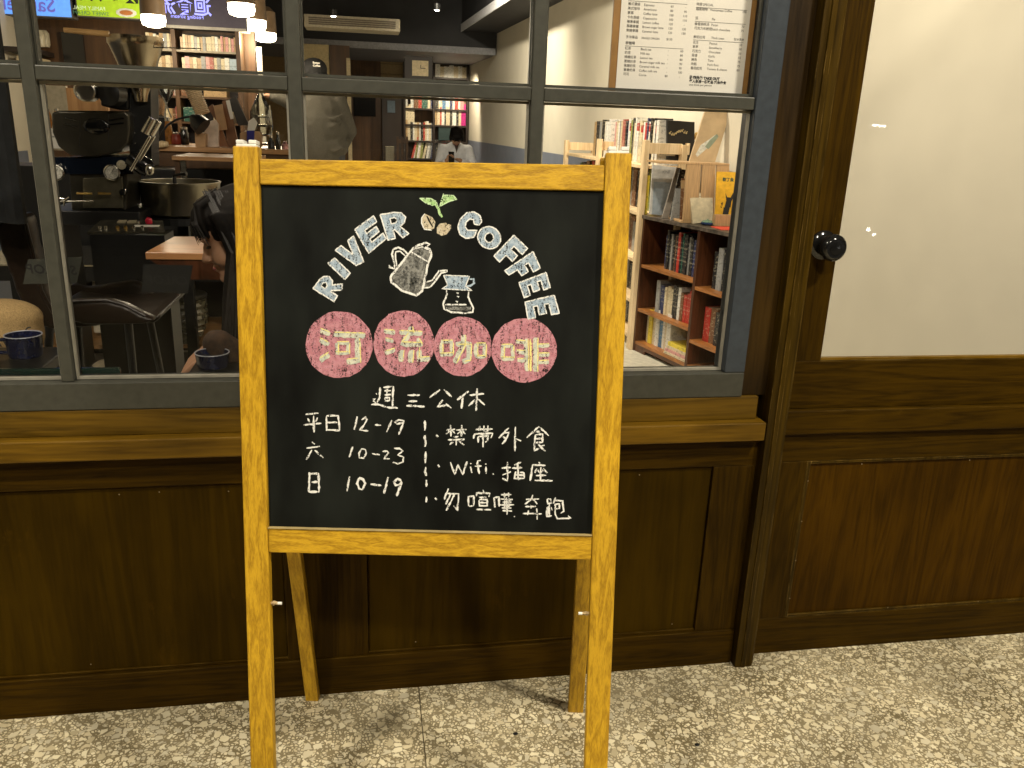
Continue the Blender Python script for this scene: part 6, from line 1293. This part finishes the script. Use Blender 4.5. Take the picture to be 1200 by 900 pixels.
def head(mb, c, f, up, s=1.0):
    """skull, jaw, nose, lips, chin, ears; c is the head centre, f the facing direction"""
    f = f.normalized(); up = (up-f*up.dot(f)).normalized(); r = f.cross(up); R = Matrix((r, f, up)).transposed()
    E = lambda x, y, z, a, b, c_: mb.ell(c+R@V(x*s, y*s, z*s), (a*s, b*s, c_*s), R, 16, 11)
    E(0, -.012, .03, .075, .092, .08); E(0, .028, -.02, .058, .06, .07); E(0, .05, -.078, .034, .034, .028); E(0, .06, .045, .055, .032, .04)
    for sx in (-1, 1): E(sx*.034, .05, -.03, .028, .034, .03); E(sx*.073, -.005, -.012, .01, .02, .03); E(sx*.028, .085, .02, .022, .012, .008)
    mb.tube([c+R@V(0, .088*s, .012*s), c+R@V(0, .096*s, -.012*s), c+R@V(0, .104*s, -.028*s)], [.007*s, .008*s, .009*s], 10)
    E(0, .104, -.031, .0095, .011, .009); E(0, .094, -.034, .016, .011, .007)
    E(0, .082, -.053, .02, .012, .006); E(0, .08, -.062, .018, .012, .007); E(0, .07, -.088, .02, .018, .016)
    return R
def face_parts(c, R, s, parent):
    for sx in (-1, 1):
        MB().ell(c+R@V(sx*.03*s, .083*s, -.0*s), (.012*s, .007*s, .0045*s), R, 10, 7).build('eye', mat('eye_dark', (.02, .012, .01), .2), parent, smooth=True)
        MB().tube([c+R@V(sx*.014*s, .094*s, .02*s), c+R@V(sx*.03*s, .095*s, .025*s), c+R@V(sx*.046*s, .08*s, .02*s)], .0028*s, 6).build('eyebrow', M_HAIR, parent)
    MB().ell(c+R@V(0, .0895*s, -.0575*s), (.02*s, .006*s, .006*s), R, 12, 7).build('lips', mat('lips', (.35, .1, .08), .4), parent, smooth=True)

# woman by the window, in profile, looking down to the left
wc = atY(283, 278, .40)
wm = thing('person', 'person with long black hair in profile looking down beside the easel', 'person', tuple(V(wc.x+.05, .45, 0)))
s_ = .93; f = V(-.95, -.10, -.27).normalized(); up = V(-.3, -.02, 1)
mb = MB(); neck = wc+V(.06, .01, -.13); ch = V(wc.x+.12, .43, .80); pel = V(wc.x+.2, .46, .5)
R = head(mb, wc, f, up, s_)
mb.capsule(wc+V(.03, 0, -.06), ch+V(0, 0, .04), .045, .055); mb.ell(ch+V(0, .0, -.05), (.1, .17, .14)); mb.ell(pel, (.14, .17, .13)); mb.capsule(ch, pel, .12, .13)
shs = [ch+V(0, -.15, .03), ch+V(0, .16, .03)]; els = [V(wc.x+.06, .27, .70-.02), V(wc.x+.1, .66, .66)]; wrs = [V(atY(262, 425, .22).x, .22, .79), V(wc.x-.02, .55, .70)]
for i in range(2): mb.capsule(shs[i], els[i], .048, .04); mb.capsule(els[i], wrs[i], .038, .026)
hand(mb, wrs[0], V(-.6, .1, -.3), V(0, -.3, 1)); hand(mb, wrs[1], V(-.8, -.5, -.3), V(0, 0, 1))
for sy_ in (-.09, .09): mb.capsule(pel+V(0, sy_, -.02), pel+V(-.38, sy_, .0), .085, .06); mb.capsule(pel+V(-.38, sy_, 0), pel+V(-.36, sy_, -.42), .058, .04); mb.capsule(pel+V(-.36, sy_, -.44), pel+V(-.48, sy_, -.46), .035, .03)
mb.build('body', M_SKIN, wm, remesh=.0042, smoothit=3)
face_parts(wc, R, s_, wm)
mb = MB(); M_JK = mat('brown_jacket', (.05, .025, .012), .85, 0, .4, 60, .4)
mb.ell(ch+V(0, 0, -.05), (.125, .19, .16)); mb.capsule(ch+V(0, 0, -.02), pel+V(0, 0, .05), .15, .16)
for i in range(2):
    w2 = els[i].lerp(wrs[i], 1.1); mb.capsule(shs[i], els[i], .068, .06); mb.capsule(els[i], w2, .055, .036)
mb.build('jacket', M_JK, wm, remesh=.009, smoothit=4)
mb = MB(); 
for sy_ in (-.09, .09): mb.capsule(pel+V(0, sy_, -.02), pel+V(-.38, sy_, .0), .1, .072); mb.capsule(pel+V(-.38, sy_, 0), pel+V(-.36, sy_, -.38), .07, .055)
mb.ell(pel, (.155, .185, .12)); mb.build('trousers', mat('dark_trousers', (.015, .016, .02), .8), wm, remesh=.012, smoothit=3)
# long hair: cap over the skull, fringe, curtain down the near side and the back
RR = R
hp = lambda x, y, z: wc+RR@(V(x, y, z)*s_)
mb = MB(); mb.ell(hp(0, -.02, .05), (.09*s_, .105*s_, .085*s_), RR, 20, 14); mb.ell(hp(0, .045, .07), (.07*s_, .06*s_, .05*s_), RR); mb.ell(hp(0, -.06, .0), (.085*s_, .07*s_, .1*s_), RR)
for k in range(15):
    x = -.063+.009*k; mb.tube([hp(x*.6, .02, .118), hp(x*.9, .07, .103), hp(x*1.05, .1-abs(x)*.4, .065), hp(x*1.12, .101-abs(x)*.5, .024+.006*(k % 3))], [.013, .012, .009, .004], 8)
rr = random.Random(8)
for k in range(44):
    a = (k//2)/21; sx = 1 if k % 2 else -1
    j1 = rr.uniform(-.006, .006)
    mb.tube([hp(sx*.07, .038-.115*a, .08-.03*a), hp(sx*(.088+j1), .028-.11*a, -.02), wc+V(-.026+.14*a+j1, sx*(.083+j1), -.13), wc+V(-.036+.165*a+j1*2, sx*(.095+j1*2), -.28), wc+V(-.04+.17*a+j1*3, sx*(.105+j1*2), -.40+rr.uniform(-.04, .03))], [.013, .014, .012, .011, .004], 7)
for k in range(10):
    mb.tube([hp(-.05+.011*k, -.1, .05), hp(-.06+.013*k, -.12, -.06), wc+V(.15, -.06+.013*k, -.25), wc+V(.18, -.08+.016*k, -.4)], [.022, .022, .02, .008], 8)
mb.build('hair', M_HAIR, wm, remesh=.0038, smoothit=0)
mb = MB()
for k in range(150):
    a = rr.uniform(0, 1); sx = rr.choice((-1, -1, 1)); q_ = rr.uniform(-.004, .004)
    mb.tube([hp(sx*rr.uniform(.01, .05), .05-.13*a, .137-.03*a), hp(sx*.08, .04-.12*a, .08-.03*a), hp(sx*.101, .03-.115*a, -.02), wc+V(-.03+.145*a+q_, sx*.097, -.13), wc+V(-.05+.175*a+q_*3, sx*.108, -.28), wc+V(-.045+.18*a+q_*5, sx*.115, -.41)], [.0009, .0011, .0011, .001, .0009, .0004], 4)
for k in range(40):
    x = rr.uniform(-.07, .07); mb.tube([hp(x*.6, .02, .133), hp(x*.9, .078, .114), hp(x*1.05, .111-abs(x)*.4, .065), hp(x*1.15, .108-abs(x)*.5, rr.uniform(.008, .03))], [.001, .001, .001, .0004], 4)
mb.build('hair_strands', mat('hair_sheen', (.012, .008, .006), .5), wm)
stl = thing('stool', 'dark round stool under the person by the window', 'stool', tuple(V(pel.x, pel.y, 0)))
MB().lathe(V(pel.x, pel.y, .345), [(.17, 0), (.18, .015), (.17, .03)], 24).build('seat', M_BLACK, stl, smooth=True)
for a in range(4): MB().tube([V(pel.x+.1*math.cos(a*1.57+.8), pel.y+.1*math.sin(a*1.57+.8), .345), V(pel.x+.16*math.cos(a*1.57+.8), pel.y+.16*math.sin(a*1.57+.8), 0)], .011, 8).build('leg', M_BLACK, stl)

# man in grey sweatshirt and black cap, back turned
Ym = 6.5; hc = atY(367, 91, Ym); s2_ = 1.15
mn = thing('person', 'person in a grey sweatshirt and black cap standing with back turned', 'person', tuple(V(atY(376, 150, Ym).x, Ym, 0)))
bx_ = atY(374, 150, Ym).x; f = V(-.75, .65, -.12); zsh = atY(372, 108, Ym).z
mb = MB(); R = head(mb, hc, f, V(0, 0, 1), s2_)
nk = V(hc.x+.04, Ym, zsh+.02); mb.capsule(hc+V(.02, 0, -.06), nk, .055, .06)
chm = V(bx_-.02, Ym, zsh-.17); plm = V(bx_+.02, Ym, zsh-.55)
mb.ell(chm, (.2, .12, .2)); mb.capsule(chm+V(0, 0, -.1), plm, .14, .14); shm = [V(bx_-.2, Ym, zsh-.05), V(bx_+.17, Ym+.02, zsh-.06)]
elm = [atY(338, 118, Ym-.1), V(bx_+.27, Ym+.08, zsh-.33)]; wrm = [atY(318, 112, Ym-.2), V(bx_+.2, Ym+.25, zsh-.5)]
for i in range(2): mb.capsule(shm[i], elm[i], .05, .042); mb.capsule(elm[i], wrm[i], .04, .028)
hand(mb, wrm[0], V(-1, -.2, 0), V(0, 0, 1)); hand(mb, wrm[1], V(-.5, .8, -.2), V(0, 0, 1))
for sx in (-.1, .1): mb.capsule(plm+V(sx, 0, -.03), V(plm.x+sx, Ym, .48), .09, .06); mb.capsule(V(plm.x+sx, Ym, .48), V(plm.x+sx, Ym-.02, .08), .058, .04); mb.capsule(V(plm.x+sx, Ym, .05), V(plm.x+sx-.1, Ym+.12, .04), .04, .035)
mb.build('body', M_SKIN, mn, remesh=.009, smoothit=3); face_parts(hc, R, s2_, mn)
mb = MB(); mb.ell(chm, (.235, .155, .2)); mb.ell(chm+V(.03, -.02, -.16), (.25, .17, .2)); mb.ell(plm+V(0, 0, .08), (.25, .19, .15)); mb.capsule(chm+V(0, 0, -.1), plm+V(0, 0, .0), .2, .19); mb.capsule(V(bx_-.13, Ym, zsh-.02), V(bx_+.12, Ym, zsh-.02), .07, .07); mb.ell(nk+V(0, 0, -.02), (.075, .07, .04))
for i in range(2): mb.capsule(shm[i], elm[i], .085, .075); mb.capsule(elm[i], elm[i].lerp(wrm[i], .9), .07, .05)
rr = random.Random(2)
for k in range(10):   # folds
    z = zsh-.2-.035*k; a0 = rr.uniform(-.2, .05); mb.tube([V(bx_+a0, Ym-.15, z), V(bx_+a0+.1, Ym-.165, z-.03), V(bx_+a0+.22, Ym-.12, z+rr.uniform(-.02, .05))], [.006, .018, .006], 7)
mb.build('sweatshirt', mat('grey_jersey', (.1, .092, .074), .9, 0, .12, 120, .3), mn, remesh=.012, smoothit=3)
mb = MB()
for sx in (-.1, .1): mb.capsule(plm+V(sx, 0, .0), V(plm.x+sx, Ym, .48), .115, .085); mb.capsule(V(plm.x+sx, Ym, .48), V(plm.x+sx, Ym-.01, .1), .08, .065)
mb.ell(plm+V(0, 0, -.02), (.2, .14, .12)); mb.build('jeans', mat('grey_blue_jeans', (.06, .065, .075), .8), mn, remesh=.014, smoothit=3)
for sx in (-.1, .1): MB().ell(V(plm.x+sx-.04, Ym+.05, .045), (.06, .13, .045), Euler((0, 0, .7))).build('shoe', M_BLACK, mn, smooth=True)
hq = lambda x, y, z: hc+R@(V(x, y, z)*s2_)
mb = MB(); mb.ell(hq(0, -.015, .055), (.112, .13, .105), R, 20, 12); mb.ell(hq(0, -.05, .0), (.1, .09, .07), R); mb.build('cap', mat('black_cap', (.01, .01, .011), .8), mn, remesh=.006, smoothit=2)
mb = MB(); mb.ell(hq(0, .14, .05), (.07, .065, .009), R); mb.build('cap_brim', MATS['black_cap'], mn, smooth=True)
mb = MB(); mb.ell(hq(0, -.045, -.03), (.092, .082, .06), R); mb.build('hair', M_HAIR, mn, remesh=.006, smoothit=1)
pe = atY(366.5, 74.5, Ym-.135)
text_mesh('cap_lettering', 'Bonus\nCoffee', .024, pe, V(1, 0, 0), V(0, 0, 1), M_PAPER, mn, bold=.001)

# seated person in white shirt at the far end, head bent over a phone
Ys = 10.4; hc = atY(535, 161, Ys); s3_ = 1.0
st = thing('person', 'person in a white shirt seated at the far end looking at a phone', 'person', tuple(V(hc.x, Ys+.2, 0)))
f = V(-.05, -.75, -.62); mb = MB(); R = head(mb, hc, f, V(0, -.6, 1), s3_)
zs_ = atY(535, 171, Ys+.1).z; chs = V(hc.x, Ys+.14, zs_-.13); pls = V(hc.x, Ys+.25, .46)
mb.capsule(hc+V(0, .05, -.05), chs+V(0, 0, .12), .05, .055); mb.ell(chs, (.17, .11, .17)); mb.capsule(chs, pls, .13, .14)
shS = [chs+V(-.18, 0, .08), chs+V(.18, 0, .08)]; elS = [chs+V(-.25, -.12, -.16), chs+V(.25, -.12, -.16)]; ph = atY(529, 184, Ys-.2); wrS = [ph+V(-.06, .04, -.05), ph+V(.12, .06, -.04)]
for i in range(2): mb.capsule(shS[i], elS[i], .05, .042); mb.capsule(elS[i], wrS[i], .04, .028)
hand(mb, wrS[0], V(.6, -.3, .5), V(0, 1, 0)); hand(mb, wrS[1], V(-.9, -.3, .2), V(0, 0, 1))
for sx in (-.1, .1): mb.capsule(pls+V(sx, 0, 0), pls+V(sx, -.42, .02), .085, .06); mb.capsule(pls+V(sx, -.42, .0), V(pls.x+sx, pls.y-.4, .06), .058, .04); mb.capsule(V(pls.x+sx, pls.y-.4, .045), V(pls.x+sx, pls.y-.55, .04), .038, .032)
mb.build('body', M_SKIN, st, remesh=.009, smoothit=2); face_parts(hc, R, s3_, st)
mb = MB(); mb.ell(chs, (.2, .14, .19)); mb.capsule(chs, pls+V(0, 0, .05), .165, .17); mb.capsule(shS[0], shS[1], .07, .07)
for i in range(2): mb.capsule(shS[i], elS[i], .075, .065); mb.capsule(elS[i], elS[i].lerp(wrS[i], .8), .06, .045)
mb.build('shirt', mat('white_shirt', (.72, .72, .74), .8, 0, .06, 30), st, remesh=.012, smoothit=3)
mb = MB().prism([chs+V(-.035, -.16, .17), chs+V(.035, -.16, .17), chs+V(0, -.175, .04)], (0, .02, 0)); mb.build('open_collar', mat('dark_collar', (.05, .03, .025), .8), st)
mb = MB(); hq = lambda x, y, z: hc+R@(V(x, y, z)*s3_); mb.ell(hq(0, -.015, .045), (.1, .118, .098), R, 18, 12); mb.ell(hq(0, .06, .075), (.08, .06, .05), R)
for sx in (-1, 1): mb.ell(hq(sx*.082, .0, -.0), (.022, .05, .06), R)
mb.build('hair', M_HAIR, st, remesh=.008, smoothit=1)
mb = MB()
for sx in (-.1, .1): mb.capsule(pls+V(sx, 0, 0), pls+V(sx, -.42, .02), .1, .075); mb.capsule(pls+V(sx, -.42, .0), V(pls.x+sx, pls.y-.4, .1), .07, .055)
mb.build('trousers', MATS['dark_trousers'], st, remesh=.014, smoothit=2)
for sx in (-.1, .1): MB().ell(V(pls.x+sx, pls.y-.5, .045), (.05, .12, .045)).build('shoe', M_BLACK, st, smooth=True)
tag(center_origin(MB().cbox(ph, (.078, .01, .15), Euler((-.3, 0, 0))).build('mobile_phone', M_BLACKGL, None, bevel=.004)), 'black mobile phone held up by the seated person', 'phone')
bn = thing('bench_seat', 'low grey bench under the person at the far end', 'bench', tuple(V(hc.x, Ys+.35, 0)))
B((hc.x-.6, Ys+.1, .30), (min(hc.x+.45, xwall(10.6)-.02), Ys+.62, .36)).build('seat', M_WAIN, bn, bevel=.01); B((hc.x-.58, Ys+.15, 0), (hc.x+.1, Ys+.6, .299)).build('base', M_BLACK, bn)

# ================================================================== SMALL CLUTTER
def jar(name, lab, cat, c, r, h, m, mt=None, top=.75):
    t = thing(name, lab, cat, tuple(c)); MB().lathe(c, [(r*.9, 0), (r, .004), (r, h*.75), (r*top, h*.92), (r*top, h)], 14).build('body', m, t, smooth=True)
    MB().lathe(V(c.x, c.y, c.z+h+.0005), [(r*top*1.08, 0), (r*top*1.08, h*.14)], 14).build('lid', mt or M_STEEL, t, smooth=True); return t
for px, r, h, m_, lab in ((177, .022, .10, mat('cream_jar', (.5, .45, .33), .3), 'cream jar at the left end of the back counter'), (208, .03, .055, mat('tin_red', (.3, .05, .03), .4), 'low red tin behind the desk lamp arm'),
        (199, .02, .12, mat('amber_glass', (.35, .15, .03), .15), 'amber bottle behind the desk lamp arm'), (217, .024, .08, M_BLACKGL, 'black canister under the desk lamp shade'), (271, .022, .06, M_PAPER, 'white paper cup before the tall brown board')):
    jar('counter_jar', lab, 'jar', V(atY(px, 172, 3.3).x, 3.3, zc+.001), r, h, m_)
gr = thing('coffee_grinder', 'black and steel coffee grinder on the counter behind the steel rods', 'grinder', tuple(V(atY(190, 172, 3.4).x, 3.4, zc+.001)))
gc = V(atY(189, 172, 3.4).x, 3.4, zc+.001)
MB().box((gc.x-.05, 3.36, gc.z), (gc.x+.05, 3.46, gc.z+.14)).build('grinder_body', M_BLACK, gr, bevel=.008); MB().lathe(gc+V(0, .01, .141), [(.03, 0), (.055, .09), (.058, .1)], 18).build('bean_hopper', M_STEEL, gr, smooth=True)
G6 = 'boxes on the lower comic shelves'
for i, (px, z, w_, h_, c_, lab) in enumerate(((222, czs[2], .12, .09, 'brown', 'brown box on the third comic shelf behind the duct'), (252, czs[2], .16, .07, 'tan', 'tan box on the third comic shelf right of the brown one'), (224, czs[3], .13, .1, 'dark green', 'dark green box on the fourth comic shelf'), (260, czs[3], .14, .08, 'cream', 'cream box on the fourth comic shelf'), (186, czs[3], .06, .09, 'grey', 'small grey box at the left of the fourth comic shelf'))):
    x = atY(px, 120, YC).x; o = B((x-w_/2, YC+.03, z+.001), (x+w_/2, YC+.18, z+.001+h_)).build('shelf_box', bookmat(c_), None, bevel=.002); tag(center_origin(o), lab, 'box', G6)
# bar stool and small items in the room depth
for i, (px, py) in enumerate(((604, 860), (817, 873))):
    p = atZ(px, py, .0005); o = MB().ell(p+V(0, 0, .001), (.006, .0045, .0018), n=12, m=5).build('gum_spot', M_BLACK, smooth=True); tag(center_origin(o), ['small black gum spot on the floor left of the right easel leg', 'small dark gum spot on the floor right of the easel'][i], 'gum spot')
# distant shop lamps across the arcade, behind the viewer: they glint in the door glass
for i, (px, py, w_, h_) in enumerate(((1027, 147, .09, .02), (1036, 147.5, .06, .02), (1019, 269, .03, .04), (1025, 275, .025, .03))):
    P0 = atY(px, py, DY+.018); d = ray(px, py); k_ = 8.0/d.y; q = P0+V(d.x*k_, -8.0, d.z*k_)
    q.z = q.z
    t = thing('shop_lamp', ['long bright shop lamp across the arcade', 'short bright shop lamp across the arcade', 'low round shop lamp across the arcade', 'lowest small shop lamp across the arcade'][i], 'lamp', tuple(q))
    w_ *= .5; h_ *= .5; MB().box(q-V(w_, .03, h_), q+V(w_, 0, h_)).build('lamp_glow', mat('distant_lamp', (1, 1, 1), .5, emit=(1, .96, .88), es=110), t); MB().box(q-V(w_+.02, .06, h_+.02), q+V(w_+.02, -.031, h_+.02)).build('lamp_case', M_BLACK, t)

mb = MB(); pts = [atZ(x, y, .0006) for x, y in [(884, 800), (900, 815), (921, 845), (938, 866), (958, 890), (975, 912)]]
for a, b in zip(pts, pts[1:]):
    d = (b-a).normalized(); sd = V(-d.y, d.x, 0)*.0011; mb.add([a+sd, b+sd, b-sd, a-sd], [(0, 1, 2, 3)])
o = mb.build('floor_crack', M_GROUT, None); o['kind'] = 'stuff'; tag(o, 'thin hairline crack across the floor slab right of the easel', 'crack')
